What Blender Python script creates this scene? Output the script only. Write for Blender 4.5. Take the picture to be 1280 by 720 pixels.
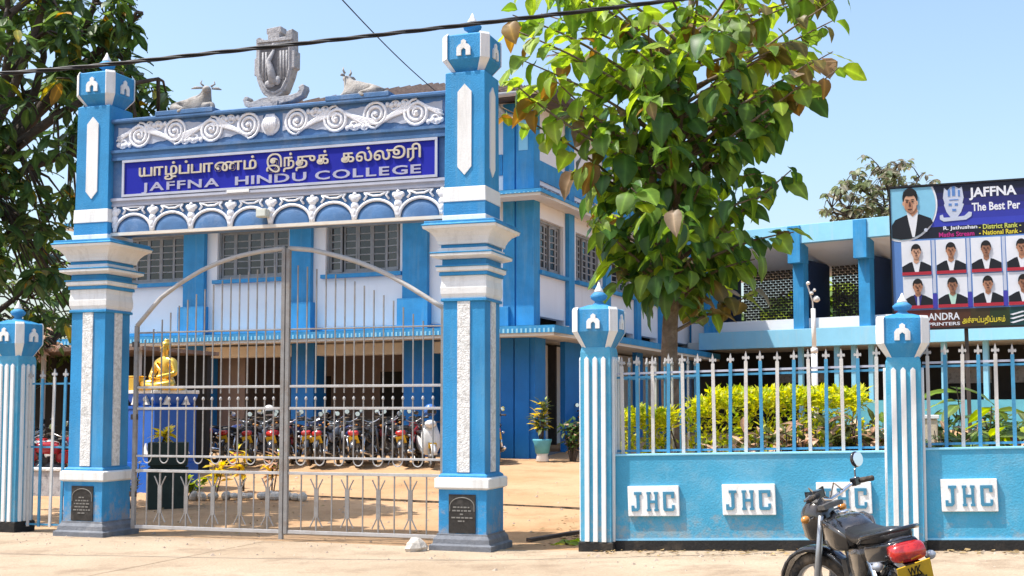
import bpy, math, random
from mathutils import Vector, Matrix, noise
for _o in list(bpy.data.objects): bpy.data.objects.remove(_o)
S = bpy.context.scene
C = S.collection
R = math.radians
sin, cos, pi = math.sin, math.cos, math.pi
# ------------------------------------------------------------------ camera
cam = bpy.data.objects.new('camera', bpy.data.cameras.new('camera')); C.objects.link(cam)
cam.data.sensor_width = 36; cam.data.lens = 1550/1280*36; cam.data.shift_y = 52/1280
cam.data.clip_start = .1; cam.data.clip_end = 3000
cam.location = (0, 0, 1.6); cam.rotation_euler = (R(90)+math.atan(103/1550), 0, 0)
S.camera = cam
# ------------------------------------------------------------------ light
SUNDIR = Vector((-.452, -.085, .87)).normalized()          # towards the sun
ELEV = math.asin(SUNDIR.z); AZ = math.atan2(SUNDIR.x, SUNDIR.y)
W = bpy.data.worlds.new('World'); S.world = W; W.use_nodes = True
nt = W.node_tree
sky = nt.nodes.new('ShaderNodeTexSky'); sky.sky_type = 'NISHITA'; sky.sun_disc = False
sky.sun_elevation = ELEV; sky.sun_rotation = AZ; sky.air_density = 1.25; sky.dust_density = 2.8; sky.ozone_density = 3.0
bg = nt.nodes['Background']; bg.inputs['Strength'].default_value = .15
nt.links.new(sky.outputs[0], bg.inputs[0])
sl = bpy.data.lights.new('sun', 'SUN'); sl.energy = 3.6; sl.angle = R(.53); sl.color = (1, .955, .88)
sun = bpy.data.objects.new('sun', sl); C.objects.link(sun); sun.location = (-20, -10, 30)
sun.rotation_euler = SUNDIR.to_track_quat('Z', 'Y').to_euler()
S.view_settings.view_transform = 'Standard'; S.view_settings.look = 'None'
S.view_settings.exposure = .80; S.view_settings.gamma = 1
S.render.engine = 'CYCLES'; S.cycles.max_bounces = 6; S.cycles.transparent_max_bounces = 8
# ------------------------------------------------------------------ helpers
class MB:
    def __init__(s): s.v = []; s.f = []; s.T = None
    def add(s, vs, fs):
        n = len(s.v)
        if s.T is not None: vs = [tuple(s.T @ Vector(q)) for q in vs]
        s.v += [tuple(q) for q in vs]; s.f += [tuple(i+n for i in q) for q in fs]; return s
    def box(s, x0, x1, y0, y1, z0, z1):
        return s.add([(x0,y0,z0),(x1,y0,z0),(x1,y1,z0),(x0,y1,z0),(x0,y0,z1),(x1,y0,z1),(x1,y1,z1),(x0,y1,z1)],
                     [(3,2,1,0),(4,5,6,7),(0,1,5,4),(1,2,6,5),(2,3,7,6),(3,0,4,7)])
    def rings(s, rs, cap=True):
        n = len(rs[0]); vs = [p for r in rs for p in r]; fs = []
        for k in range(len(rs)-1):
            for i in range(n):
                j = (i+1) % n; fs.append((k*n+i, k*n+j, (k+1)*n+j, (k+1)*n+i))
        if cap: fs += [tuple(reversed(range(n))), tuple((len(rs)-1)*n+i for i in range(n))]
        return s.add(vs, fs)
    def stack(s, prof, cx=0, cy=0):            # square section stack: (half x, half y, z)
        return s.rings([[(cx-a,cy-b,z),(cx+a,cy-b,z),(cx+a,cy+b,z),(cx-a,cy+b,z)] for a, b, z in prof])
    def sq(s, prof, cx=0, cy=0): return s.stack([(a, a, z) for a, z in prof], cx, cy)
    def lathe(s, prof, n=16, c=(0,0,0)):
        return s.rings([[(c[0]+r*cos(2*pi*i/n), c[1]+r*sin(2*pi*i/n), c[2]+z) for i in range(n)] for r, z in prof])
    def ell(s, c, r, n=10, m=6):
        return s.rings([[(c[0]+r[0]*cos(2*pi*i/n)*sin(a), c[1]+r[1]*sin(2*pi*i/n)*sin(a), c[2]-r[2]*cos(a)) for i in range(n)]
                        for a in [pi*(k+.15)/(m+.3) for k in range(m+1)]])
    def tube(s, pts, r, n=8, flat=1.0):
        P = [Vector(p) for p in pts]; rs = []
        up = None
        for i, p in enumerate(P):
            d = (P[min(i+1, len(P)-1)]-P[max(i-1, 0)]).normalized()
            if up is None:
                up = Vector((0,0,1)) if abs(d.z) < .9 else Vector((1,0,0))
            a = d.cross(up).normalized(); b = a.cross(d).normalized(); up = b
            rr = r[i] if isinstance(r, (list, tuple)) else r
            rs.append([tuple(p+a*rr*cos(2*pi*k/n)*flat+b*rr*sin(2*pi*k/n)) for k in range(n)])
        return s.rings(rs)
    def rod(s, a, b, r, n=8): return s.tube([a, b], r, n)
    def prism(s, poly, d0, d1, plane='xz'):
        n = len(poly)
        f = {'xz': lambda p, d: (p[0], d, p[1]), 'xy': lambda p, d: (p[0], p[1], d), 'yz': lambda p, d: (d, p[0], p[1])}[plane]
        return s.add([f(p, d0) for p in poly]+[f(p, d1) for p in poly],
                     [tuple(range(n)), tuple(reversed(range(n, 2*n)))]+[((i+1) % n, i, n+i, n+(i+1) % n) for i in range(n)])
    def mesh(s, name, mat, smooth=False):
        me = bpy.data.meshes.new(name); me.from_pydata(s.v, [], s.f)
        me.materials.append(mat)
        import bmesh
        bm = bmesh.new(); bm.from_mesh(me); bmesh.ops.recalc_face_normals(bm, faces=bm.faces); bm.to_mesh(me); bm.free()
        if smooth: me.polygons.foreach_set('use_smooth', [True]*len(me.polygons))
        me.update(); return me
    def build(s, name, mat, parent=None, smooth=False, bevel=0, auto=None):
        o = bpy.data.objects.new(name, s.mesh(name, mat, smooth)); C.objects.link(o)
        if parent: o.parent = parent
        if bevel:
            m = o.modifiers.new('bevel', 'BEVEL'); m.width = bevel; m.segments = 2; m.limit_method = 'ANGLE'; m.angle_limit = R(40)
        return o
def tag(o, label=None, cat=None, group=None, kind=None):
    if label: o['label'] = label
    if cat: o['category'] = cat
    if group: o['group'] = group
    if kind: o['kind'] = kind
    return o
def thing(name, label, cat, loc=(0,0,0), rz=0, group=None):
    o = bpy.data.objects.new(name, None); C.objects.link(o); o.empty_display_size = .2
    o.location = loc; o.rotation_euler = (0, 0, rz); return tag(o, label, cat, group, 'thing')
def inst(me, name, parent, loc=(0,0,0), rot=(0,0,0), sc=(1,1,1)):
    o = bpy.data.objects.new(name, me); C.objects.link(o)
    if parent: o.parent = parent
    o.location = loc; o.rotation_euler = rot; o.scale = sc; return o
def copy_tree(o, parent=None):
    c = o.copy(); C.objects.link(c)
    if parent: c.parent = parent
    for ch in list(o.children): copy_tree(ch, c)
    return c
_txt = {}
def text_mesh(body, name, mat, height=None, width=None, depth=.01, bold=.0, shear=0):
    """glyph outlines as a solid mesh standing in the xz plane, facing -y, lower left at the origin"""
    cu = bpy.data.curves.new('glyph', 'FONT'); cu.body = body; cu.extrude = .001; cu.offset = bold; cu.resolution_u = 3; cu.shear = shear
    o = bpy.data.objects.new('glyph', cu); C.objects.link(o)
    dg = bpy.context.evaluated_depsgraph_get(); dg.update()
    me = bpy.data.meshes.new_from_object(o.evaluated_get(dg)); bpy.data.objects.remove(o); bpy.data.curves.remove(cu)
    me.name = name
    xs = [v.co.x for v in me.vertices]; ys = [v.co.y for v in me.vertices]
    x0, x1, y0, y1 = min(xs), max(xs), min(ys), max(ys)
    k = 1.0
    if height: k = height/(y1-y0)
    kx = k if width is None else width/(x1-x0)
    if not height and width: k = kx
    for v in me.vertices:
        v.co = ((v.co.x-x0)*kx, 0 if v.co.z < 0 else -depth, (v.co.y-y0)*k)
    me.materials.clear(); me.materials.append(mat); me.update()
    return me, (x1-x0)*kx, (y1-y0)*k, (x1-x0, y1-y0, y0)
def glyph_mesh(body, name, mat, depth=.03, bold=.02):
    """like text_mesh for scripts whose outlines overlap: every closed stroke becomes its own solid, so crossings stay filled"""
    from mathutils.geometry import tessellate_polygon
    cu = bpy.data.curves.new('glyph', 'FONT'); cu.body = body; cu.resolution_u = 3
    o = bpy.data.objects.new('glyph', cu); C.objects.link(o)
    dg = bpy.context.evaluated_depsgraph_get(); dg.update()
    c2 = o.to_curve(dg); polys = []
    for s_ in c2.splines:
        pts = []
        if s_.type == 'BEZIER':
            B = s_.bezier_points; n = len(B)
            for i in range(n):
                a, b_ = B[i], B[(i+1) % n]; h1, h2 = a.handle_right, b_.handle_left
                st = 1 if (a.co-h1).length < 1e-5 and (b_.co-h2).length < 1e-5 else 4
                for k in range(st):
                    t = k/st; q = a.co*(1-t)**3+h1*3*t*(1-t)**2+h2*3*t*t*(1-t)+b_.co*t**3; pts.append((q.x, q.y))
        else: pts = [(q.co.x, q.co.y) for q in s_.points]
        cl = []
        for q in pts:
            if not cl or math.hypot(q[0]-cl[-1][0], q[1]-cl[-1][1]) > 1e-4: cl.append(q)
        if len(cl) > 2: polys.append(cl)
    o.to_curve_clear(); bpy.data.objects.remove(o); bpy.data.curves.remove(cu)
    def area(P): return sum(a[0]*b_[1]-b_[0]*a[1] for a, b_ in zip(P, P[1:]+P[:1]))/2
    def simple(P, lvl=0):           # a stroke that crosses itself, cut into plain loops
        n = len(P)
        for i in range(n):
            a, b_ = P[i], P[(i+1) % n]
            for j in range(i+2, n):
                if i == 0 and j == n-1: continue
                c, d = P[j], P[(j+1) % n]; den = (b_[0]-a[0])*(d[1]-c[1])-(b_[1]-a[1])*(d[0]-c[0])
                if abs(den) < 1e-12: continue
                t = ((c[0]-a[0])*(d[1]-c[1])-(c[1]-a[1])*(d[0]-c[0]))/den; u = ((c[0]-a[0])*(b_[1]-a[1])-(c[1]-a[1])*(b_[0]-a[0]))/den
                if 1e-6 < t < 1-1e-6 and 1e-6 < u < 1-1e-6 and lvl < 12:
                    X = (a[0]+(b_[0]-a[0])*t, a[1]+(b_[1]-a[1])*t)
                    return simple(P[:i+1]+[X]+P[j+1:], lvl+1)+simple([X]+P[i+1:j+1], lvl+1)
        return [P]
    polys = [q for P in polys for q in simple(P) if len(q) > 2 and abs(area(q)) > 2e-5]
    sg = math.copysign(1, area(max(polys, key=lambda P: abs(area(P)))))
    def off(P, d):
        n = len(P); out = []; d *= sg
        for i in range(n):
            e = Vector(P[(i+1) % n])-Vector(P[i-1]); e = e.normalized() if e.length > 1e-6 else Vector((1, 0)); out.append((P[i][0]+e.y*d, P[i][1]-e.x*d))
        return out
    def inside(q, P):
        r = False
        for a, b_ in zip(P, P[1:]+P[:1]):
            if (a[1] > q[1]) != (b_[1] > q[1]) and q[0] < (b_[0]-a[0])*(q[1]-a[1])/(b_[1]-a[1])+a[0]: r = not r
        return r
    outs = [P for P in polys if area(P)*sg > 0]; ins = [P for P in polys if area(P)*sg < 0]; mb = MB()
    for i, P in enumerate(outs):
        H = [off(h, bold) for h in ins if inside(h[0], P) and not any(Q is not P and abs(area(Q)) < abs(area(P)) and inside(h[0], Q) for Q in outs)]
        loops = [off(P, bold)]+H; flat_ = [q for l_ in loops for q in l_]; f = -depth-.0012*i
        tri = tessellate_polygon([[Vector((x, y, 0)) for x, y in l_] for l_ in loops])
        mb.add([(x, f, y) for x, y in flat_], [tuple(t) for t in tri])
        for l_ in loops:
            n = len(l_); mb.add([(x, f, y) for x, y in l_]+[(x, 0, y) for x, y in l_], [(k, (k+1) % n, n+(k+1) % n, n+k) for k in range(n)])
    me = mb.mesh(name, mat); xs = [v[0] for v in mb.v]; zs = [v[2] for v in mb.v]; x0, z0 = min(xs), min(zs)
    for v in me.vertices: v.co.x -= x0; v.co.z -= z0
    return me, 0, 0, (max(xs)-x0, max(zs)-z0, z0)
# ------------------------------------------------------------------ materials
def rgb(*c): return (c[0], c[1], c[2], 1)
def mat(name, col, rough=.6, var=.12, scale=3., bump=.0, bscale=40., metal=0, spec=.35, stain=None, sscale=1.2, sedge=(.52, .7), samt=.6, streak=False, coat=0, grain=.0, splash=None):
    m = bpy.data.materials.new(name); m.use_nodes = True
    n, l = m.node_tree.nodes, m.node_tree.links
    p = n['Principled BSDF']; p.inputs['Roughness'].default_value = rough; p.inputs['Metallic'].default_value = metal
    p.inputs['Specular IOR Level'].default_value = spec
    if coat: p.inputs['Coat Weight'].default_value = coat; p.inputs['Coat Roughness'].default_value = .08
    tc = n.new('ShaderNodeTexCoord'); gm = n.new('ShaderNodeNewGeometry')
    nz = n.new('ShaderNodeTexNoise'); nz.inputs['Scale'].default_value = scale; nz.inputs['Detail'].default_value = 6; nz.inputs['Roughness'].default_value = .62
    l.new(gm.outputs['Position'], nz.inputs['Vector'])
    rp = n.new('ShaderNodeValToRGB'); e = rp.color_ramp.elements
    e[0].position = .3; e[1].position = .7
    e[0].color = rgb(*[c*(1-var) for c in col]); e[1].color = rgb(*[min(1, c*(1+var)) for c in col])
    l.new(nz.outputs['Fac'], rp.inputs['Fac']); out = rp.outputs['Color']
    if grain:
        g = n.new('ShaderNodeTexNoise'); g.inputs['Scale'].default_value = 90; g.inputs['Detail'].default_value = 3
        l.new(gm.outputs['Position'], g.inputs['Vector'])
        mp = n.new('ShaderNodeMapRange'); mp.inputs['From Min'].default_value = .3; mp.inputs['From Max'].default_value = .7
        mp.inputs['To Min'].default_value = 1-grain; mp.inputs['To Max'].default_value = 1+grain
        l.new(g.outputs['Fac'], mp.inputs['Value'])
        mx = n.new('ShaderNodeMix'); mx.data_type = 'RGBA'; mx.blend_type = 'MULTIPLY'; mx.inputs['Factor'].default_value = 1
        l.new(out, mx.inputs['A']); l.new(mp.outputs['Result'], mx.inputs['B']); out = mx.outputs['Result']
    if stain:
        s2 = n.new('ShaderNodeTexNoise'); s2.inputs['Scale'].default_value = sscale; s2.inputs['Detail'].default_value = 8; s2.inputs['Roughness'].default_value = .7
        if streak:
            mpn = n.new('ShaderNodeMapping'); mpn.inputs['Scale'].default_value = (3.5, 3.5, .35)
            l.new(gm.outputs['Position'], mpn.inputs['Vector']); l.new(mpn.outputs[0], s2.inputs['Vector'])
        else: l.new(gm.outputs['Position'], s2.inputs['Vector'])
        r2 = n.new('ShaderNodeValToRGB'); r2.color_ramp.elements[0].position = sedge[0]; r2.color_ramp.elements[1].position = sedge[1]
        r2.color_ramp.elements[0].color = (0,0,0,1); r2.color_ramp.elements[1].color = (samt,)*3+(1,)
        l.new(s2.outputs['Fac'], r2.inputs['Fac'])
        mx = n.new('ShaderNodeMix'); mx.data_type = 'RGBA'; mx.inputs['B'].default_value = rgb(*stain)
        l.new(r2.outputs['Color'], mx.inputs['Factor']); l.new(out, mx.inputs['A']); out = mx.outputs['Result']
    if splash:          # mud splashed up from the road in patches
        sx = n.new('ShaderNodeSeparateXYZ'); l.new(gm.outputs['Position'], sx.inputs[0])
        s3 = n.new('ShaderNodeTexNoise'); s3.inputs['Scale'].default_value = 5; s3.inputs['Detail'].default_value = 8; s3.inputs['Roughness'].default_value = .75
        l.new(gm.outputs['Position'], s3.inputs['Vector'])
        ma = n.new('ShaderNodeMath'); ma.operation = 'MULTIPLY_ADD'; ma.inputs[1].default_value = -.42; l.new(sx.outputs['Z'], ma.inputs[0]); l.new(s3.outputs['Fac'], ma.inputs[2])
        r3 = n.new('ShaderNodeMapRange'); r3.inputs['From Min'].default_value = .34; r3.inputs['From Max'].default_value = .52; r3.inputs['To Max'].default_value = .65; l.new(ma.outputs[0], r3.inputs['Value'])
        m3 = n.new('ShaderNodeMix'); m3.data_type = 'RGBA'; m3.inputs['B'].default_value = rgb(*splash); l.new(r3.outputs['Result'], m3.inputs['Factor']); l.new(out, m3.inputs['A']); out = m3.outputs['Result']
    l.new(out, p.inputs['Base Color'])
    if bump:
        b = n.new('ShaderNodeBump'); b.inputs['Strength'].default_value = bump; b.inputs['Distance'].default_value = .02
        bn = n.new('ShaderNodeTexNoise'); bn.inputs['Scale'].default_value = bscale; bn.inputs['Detail'].default_value = 5
        l.new(gm.outputs['Position'], bn.inputs['Vector']); l.new(bn.outputs['Fac'], b.inputs['Height']); l.new(b.outputs[0], p.inputs['Normal'])
    return m
def leafmat(name, c0, c1, trans=.3, scale=5.0, rough=.45):
    m = bpy.data.materials.new(name); m.use_nodes = True
    n, l = m.node_tree.nodes, m.node_tree.links; p = n['Principled BSDF']; outn = n['Material Output']
    p.inputs['Roughness'].default_value = rough; p.inputs['Specular IOR Level'].default_value = .4
    gm = n.new('ShaderNodeNewGeometry'); nz = n.new('ShaderNodeTexNoise'); nz.inputs['Scale'].default_value = scale; nz.inputs['Detail'].default_value = 3
    l.new(gm.outputs['Position'], nz.inputs['Vector'])
    rp = n.new('ShaderNodeValToRGB'); e = rp.color_ramp.elements; e[0].position = .35; e[1].position = .65
    e[0].color = rgb(*c0); e[1].color = rgb(*c1); l.new(nz.outputs['Fac'], rp.inputs['Fac'])
    at = n.new('ShaderNodeAttribute'); at.attribute_name = 'rib'          # paler midrib and darker margin of the blade
    pw = n.new('ShaderNodeMath'); pw.operation = 'POWER'; pw.inputs[1].default_value = 5; l.new(at.outputs['Fac'], pw.inputs[0])
    mr = n.new('ShaderNodeMapRange'); mr.inputs['To Min'].default_value = .88; mr.inputs['To Max'].default_value = 1.75; l.new(pw.outputs[0], mr.inputs['Value'])
    mm = n.new('ShaderNodeMix'); mm.data_type = 'RGBA'; mm.blend_type = 'MULTIPLY'; mm.inputs['Factor'].default_value = 1
    l.new(rp.outputs[0], mm.inputs['A']); l.new(mr.outputs['Result'], mm.inputs['B']); rib = mm.outputs['Result']; l.new(rib, p.inputs['Base Color'])
    t = n.new('ShaderNodeBsdfTranslucent')
    hs = n.new('ShaderNodeHueSaturation'); hs.inputs['Value'].default_value = 2.2; hs.inputs['Saturation'].default_value = 1.1; hs.inputs['Hue'].default_value = .485
    l.new(rib, hs.inputs['Color']); l.new(hs.outputs[0], t.inputs['Color'])
    mx = n.new('ShaderNodeMixShader'); mx.inputs[0].default_value = trans
    l.new(p.outputs[0], mx.inputs[1]); l.new(t.outputs[0], mx.inputs[2]); l.new(mx.outputs[0], outn.inputs['Surface'])
    return m
BLUE_C = (.028, .245, .50)
M = dict(
 blue=mat('blue_paint', BLUE_C, .62, .16, 2.2, .3, 60, stain=(.16,.34,.46), sscale=1.4, sedge=(.5,.7), samt=.42, streak=True, grain=.07, splash=(.38,.30,.22)),
 blue_deep=mat('deep_blue_paint', (.012,.17,.50), .5, .10, 2, .2, 50, stain=(.05,.2,.42), streak=True, samt=.4, grain=.04),
 blue_wall=mat('wall_blue_paint', (.055,.315,.49), .6, .10, 1.2, .3, 50, stain=(.25,.42,.50), sscale=2.0, sedge=(.47,.68), samt=.42, grain=.07, splash=(.36,.33,.28)),
 blue_pale=mat('pale_blue_paint', (.25,.56,.74), .6, .06, 1.5, .15, 40, stain=(.42,.56,.62), streak=True, samt=.4),
 slate=mat('slate_blue_paint', (.062,.155,.32), .55, .2, 4, .2, 50, stain=(.25,.32,.44), sscale=2.5, samt=.5),
 navy=mat('navy_board', (.009,.015,.30), .55, .12, 1.5, 0, spec=.2, stain=(.02,.02,.36), sscale=1.2, samt=.5),
 white=mat('white_paint', (.76,.755,.73), .6, .05, 3, .15, 50, stain=(.40,.37,.32), sscale=1.9, sedge=(.52,.74), samt=.5, streak=True, grain=.04),
 wall_white=mat('white_wall_paint', (.77,.77,.78), .65, .04, .8, .15, 40, stain=(.55,.53,.50), sscale=.8, sedge=(.55,.8), samt=.35, streak=True),
 stone_white=mat('pebble_dash_white', (.74,.73,.70), .8, .2, 30, .9, 55, stain=(.42,.40,.37), sscale=14, sedge=(.5,.6), samt=.55),
 plaster_rel=mat('white_relief_paint', (.78,.78,.80), .6, .08, 5, .35, 40, stain=(.30,.32,.38), sscale=9, sedge=(.52,.66), samt=.5),
 grey_stone=mat('grey_cement', (.44,.435,.445), .85, .25, 8, .6, 50, stain=(.07,.07,.08), sscale=8, sedge=(.46,.64), samt=.7),
 bull=mat('weathered_cement', (.33,.31,.285), .85, .2, 10, .5, 50, stain=(.13,.11,.09), sscale=7, sedge=(.5,.68), samt=.65),
 plinth=mat('grey_plinth_cement', (.16,.17,.19), .8, .2, 6, .4, 40, stain=(.35,.33,.30), sscale=3, samt=.4),
 black_plinth=mat('black_tar_paint', (.016,.015,.014), .8, .3, 5, .3, 40, stain=(.12,.09,.06), sscale=3, samt=.4),
 granite=mat('black_granite', (.03,.028,.027), .3, .3, 20, 0, stain=(.12,.11,.10), sscale=5, samt=.4),
 grey_text=mat('engraved_grey', (.20,.19,.17), .6, .1),
 steel=mat('weathered_grey_paint', (.255,.245,.235), .5, .18, 6, .2, 60, metal=.1, stain=(.19,.12,.075), sscale=7, sedge=(.5,.72), samt=.6),
 steel_lt=mat('pale_grey_paint', (.43,.415,.40), .5, .12, 6, .2, 60, stain=(.26,.18,.12), sscale=8, sedge=(.55,.75), samt=.5),
 relief_ground=mat('relief_ground', (.42,.45,.52), .7, .12, 6, .3, 40, stain=(.2,.24,.34), sscale=6, samt=.6),
 silver=mat('silver_trim', (.44,.46,.54), .4, .1, 4, 0, stain=(.3,.32,.4), samt=.4),
 letter_gold=mat('raised_letter_bronze_cream', (.50,.45,.36), .5, .15, 12, 0, stain=(.30,.22,.14), sscale=9, samt=.5),
 letter_sil=mat('raised_letter_silver', (.36,.36,.47), .45, .1, 8, 0),
 wood_grey=mat('grey_window_wood', (.27,.28,.29), .65, .15, 6, .2, 60, stain=(.14,.13,.12), sscale=5, samt=.5),
 glass=mat('dark_window_glass', (.018,.020,.024), .12, .4, 2.0, 0, spec=.6),
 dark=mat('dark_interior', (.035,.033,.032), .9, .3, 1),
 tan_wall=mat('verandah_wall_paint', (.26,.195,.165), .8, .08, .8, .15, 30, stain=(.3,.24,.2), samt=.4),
 soffit=mat('soffit_cream', (.68,.63,.55), .8, .06, 1.0, .15, 30, stain=(.4,.34,.27), sscale=1.0, samt=.4),
 roof=mat('brown_roof_tile', (.20,.14,.11), .85, .3, 6, .5, 30, stain=(.33,.26,.2), sscale=3, samt=.5),
 roof_edge=mat('dark_eave_board', (.09,.07,.06), .8, .3, 4),
 pipe=mat('grey_pipe', (.45,.45,.45), .5, .1),
 picket_w=mat('picket_white_paint', (.56,.535,.50), .5, .10, 5, .2, 60, stain=(.34,.25,.18), sscale=9, sedge=(.55,.75), samt=.5),
 picket_b=mat('picket_blue_paint', (.055,.25,.42), .5, .14, 5, .2, 60, stain=(.16,.2,.22), sscale=9, sedge=(.55,.75), samt=.5),
 gold=mat('gold_paint', (.80,.52,.10), .28, .10, 8, .1, 30, metal=.75, stain=(.45,.25,.04), sscale=6, samt=.4),
 ped_blue=mat('royal_blue_tile', (.010,.095,.42), .4, .12, 3, 0),
 box_green=mat('dark_green_box', (.014,.030,.026), .6, .3, 5, .2, 40),
 soil=mat('dark_soil', (.05,.035,.025), .95, .3, 10, .6, 30),
 pot_blue=mat('turquoise_pot', (.10,.36,.45), .55, .1, 6, .1),
 trunk=mat('tree_bark', (.17,.12,.085), .9, .3, 9, .9, 35, stain=(.33,.27,.21), sscale=5, sedge=(.5,.68), samt=.6),
 bark_dk=mat('dark_bark', (.075,.058,.045), .9, .3, 9, .8, 35),
 cable=mat('black_cable', (.012,.012,.014), .5, .2),
 brick_dk=mat('lattice_brick', (.085,.075,.065), .9, .25, 5, .3, 30),
 stone=mat('pale_stone', (.55,.50,.43), .9, .15, 10, .6, 30),
)
# ------------------------------------------------------------------ frames: gate line, school building, wing
GA = R(18.5); GO = (-2.97, 15.60)
BA = R(23); BO = (.52, 28.9)
WA = R(38); WO = (6.35, 41.0)
def G2W(u, v, z=0): return (GO[0]+u*cos(GA)+v*sin(GA), GO[1]-u*sin(GA)+v*cos(GA), z)
def B2W(u, v, z=0): return (BO[0]+u*cos(BA)+v*sin(BA), BO[1]-u*sin(BA)+v*cos(BA), z)
def W2G(x, y):
    dx, dy = x-GO[0], y-GO[1]; return dx*cos(GA)-dy*sin(GA), dx*sin(GA)+dy*cos(GA)
def clamp(x, a, b): return max(a, min(b, x))
def ground_z(x, y):
    u, v = W2G(x, y)
    return .0415*clamp(v-.8, 0, 22) + .035*clamp(u-3.3, 0, 8)
def on_ground(u, v, dz=0):
    x, y, _ = G2W(u, v); return (x, y, ground_z(x, y)+dz)
# ------------------------------------------------------------------ the ground
def ground_mat(name, a, b, c, sc=.5, pebble=.5):
    m = bpy.data.materials.new(name); m.use_nodes = True
    n, l = m.node_tree.nodes, m.node_tree.links; p = n['Principled BSDF']; p.inputs['Roughness'].default_value = .95; p.inputs['Specular IOR Level'].default_value = .15
    gm = n.new('ShaderNodeNewGeometry')
    def nz(s, d=6, r=.65):
        t = n.new('ShaderNodeTexNoise'); t.inputs['Scale'].default_value = s; t.inputs['Detail'].default_value = d; t.inputs['Roughness'].default_value = r
        l.new(gm.outputs['Position'], t.inputs['Vector']); return t.outputs['Fac']
    def ramp(f, p0, p1, c0, c1):
        t = n.new('ShaderNodeValToRGB'); t.color_ramp.elements[0].position = p0; t.color_ramp.elements[1].position = p1
        t.color_ramp.elements[0].color = rgb(*c0); t.color_ramp.elements[1].color = rgb(*c1); l.new(f, t.inputs['Fac']); return t.outputs['Color']
    base = ramp(nz(sc), .35, .65, a, b)
    msk = ramp(nz(sc*2.7, 8, .72), .5, .68, (0,0,0), (.75,.75,.75))
    mx = n.new('ShaderNodeMix'); mx.data_type = 'RGBA'; mx.inputs['B'].default_value = rgb(*c); l.new(msk, mx.inputs['Factor']); l.new(base, mx.inputs['A'])
    gr = ramp(nz(35, 4, .7), .3, .7, (.72,.72,.72), (1.2,1.2,1.2))
    m2 = n.new('ShaderNodeMix'); m2.data_type = 'RGBA'; m2.blend_type = 'MULTIPLY'; m2.inputs['Factor'].default_value = pebble
    l.new(mx.outputs['Result'], m2.inputs['A']); l.new(gr, m2.inputs['B']); l.new(m2.outputs['Result'], p.inputs['Base Color'])
    b_ = n.new('ShaderNodeBump'); b_.inputs['Strength'].default_value = .5; b_.inputs['Distance'].default_value = .03
    l.new(nz(22, 6, .7), b_.inputs['Height']); l.new(b_.outputs[0], p.inputs['Normal'])
    return m
M['dirt'] = ground_mat('orange_dirt', (.44,.265,.135), (.53,.345,.20), (.33,.185,.09), .35)
M['pave'] = ground_mat('sandy_concrete', (.37,.28,.19), (.47,.37,.265), (.25,.18,.12), .45, .6)
M['asphalt'] = ground_mat('dusty_asphalt', (.10,.09,.08), (.16,.14,.12), (.2,.17,.13), .4, .5)
def sheet(name, us, vs, f, m, kind='structure'):
    b = MB(); nu, nv = len(us), len(vs); pts = []
    for v in vs:
        for u in us:
            x, y, _ = G2W(u, v); pts.append((x, y, f(u, v, x, y)))
    b.add(pts, [(j*nu+i, j*nu+i+1, (j+1)*nu+i+1, (j+1)*nu+i) for j in range(nv-1) for i in range(nu-1)])
    return tag(b.build(name, m, smooth=True), kind=kind)
def fr(a, b, n): return [a+(b-a)*i/n for i in range(n+1)]
random.seed(1)
def yard_z(u, v, x, y):
    z = ground_z(x, y)
    if -14 < u < 14 and .4 < v < 24: z += .02*(noise.noise(Vector((x*.8, y*.8, 0))))+.008*noise.noise(Vector((x*3, y*3, 1)))
    return z-.012
sheet('ground', [-900,-300,-100,-40]+fr(-20, 24, 110)+[40,100,300,900], [-60,-20,-6]+fr(-4, 30, 85)+[45,80,160,400,1200], yard_z, M['dirt'])
def pave_z(u, v, x, y):
    z = ground_z(x, y)
    return z+.004*noise.noise(Vector((x*1.5, y*1.5, 3)))
sheet('pavement', fr(-16, -.06, 40), fr(-5.2, -.03, 16), pave_z, M['pave'])
b = sheet('pavement', fr(-.045, 18, 44), fr(-5.2, -.03, 16), pave_z, M['pave'])
sheet('road', fr(-40, 40, 40), [-14,-12,-10,-8,-5.22], lambda u, v, x, y: ground_z(x, y)-.004, M['asphalt'])

# loose grit, pebbles and dry leaf litter along the wall foot and in the yard
rnd = random.Random(41); b = MB()
for i in range(900):
    if rnd.random() < .55: u, v = rnd.uniform(-7, 11), -.15-abs(rnd.gauss(0, .9))
    else: u, v = rnd.uniform(-7, 8), rnd.uniform(.2, 9)
    x, y, z = on_ground(u, v); r = rnd.uniform(.006, .022) if rnd.random() < .93 else rnd.uniform(.02, .04); a = rnd.uniform(0, 3)
    pts = [(x+r*1.3*cos(a+q*pi/2)*rnd.uniform(.7,1.2), y+r*sin(a+q*pi/2)*rnd.uniform(.7,1.2), z-.006) for q in range(4)]
    b.add(pts+[(x+r*.2, y, z+r*.75)], [(0,1,4),(1,2,4),(2,3,4),(3,0,4)])
tag(b.build('gravel', mat('grit', (.40,.32,.25), .95, .4, 9)), kind='stuff')
b = MB()
for i in range(420):
    k = rnd.random()
    if k < .4: u, v = rnd.uniform(4.2, 9.5), -.12-abs(rnd.gauss(0, .22))
    elif k < .7: u, v = rnd.uniform(-6, 3), rnd.uniform(.3, 4)
    else: u, v = rnd.uniform(2.9, 4.0), rnd.uniform(.1, 4)
    x, y, z = on_ground(u, v, .012); r = rnd.uniform(.02, .055); a = rnd.uniform(0, 6.3); h = rnd.uniform(0, .02)
    b.add([(x-r*cos(a), y-r*sin(a), z), (x-r*.5*sin(a), y+r*.5*cos(a), z+h), (x+r*cos(a), y+r*sin(a), z+h*.5), (x+r*.5*sin(a), y-r*.5*cos(a), z)], [(0,1,2,3)])
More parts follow.
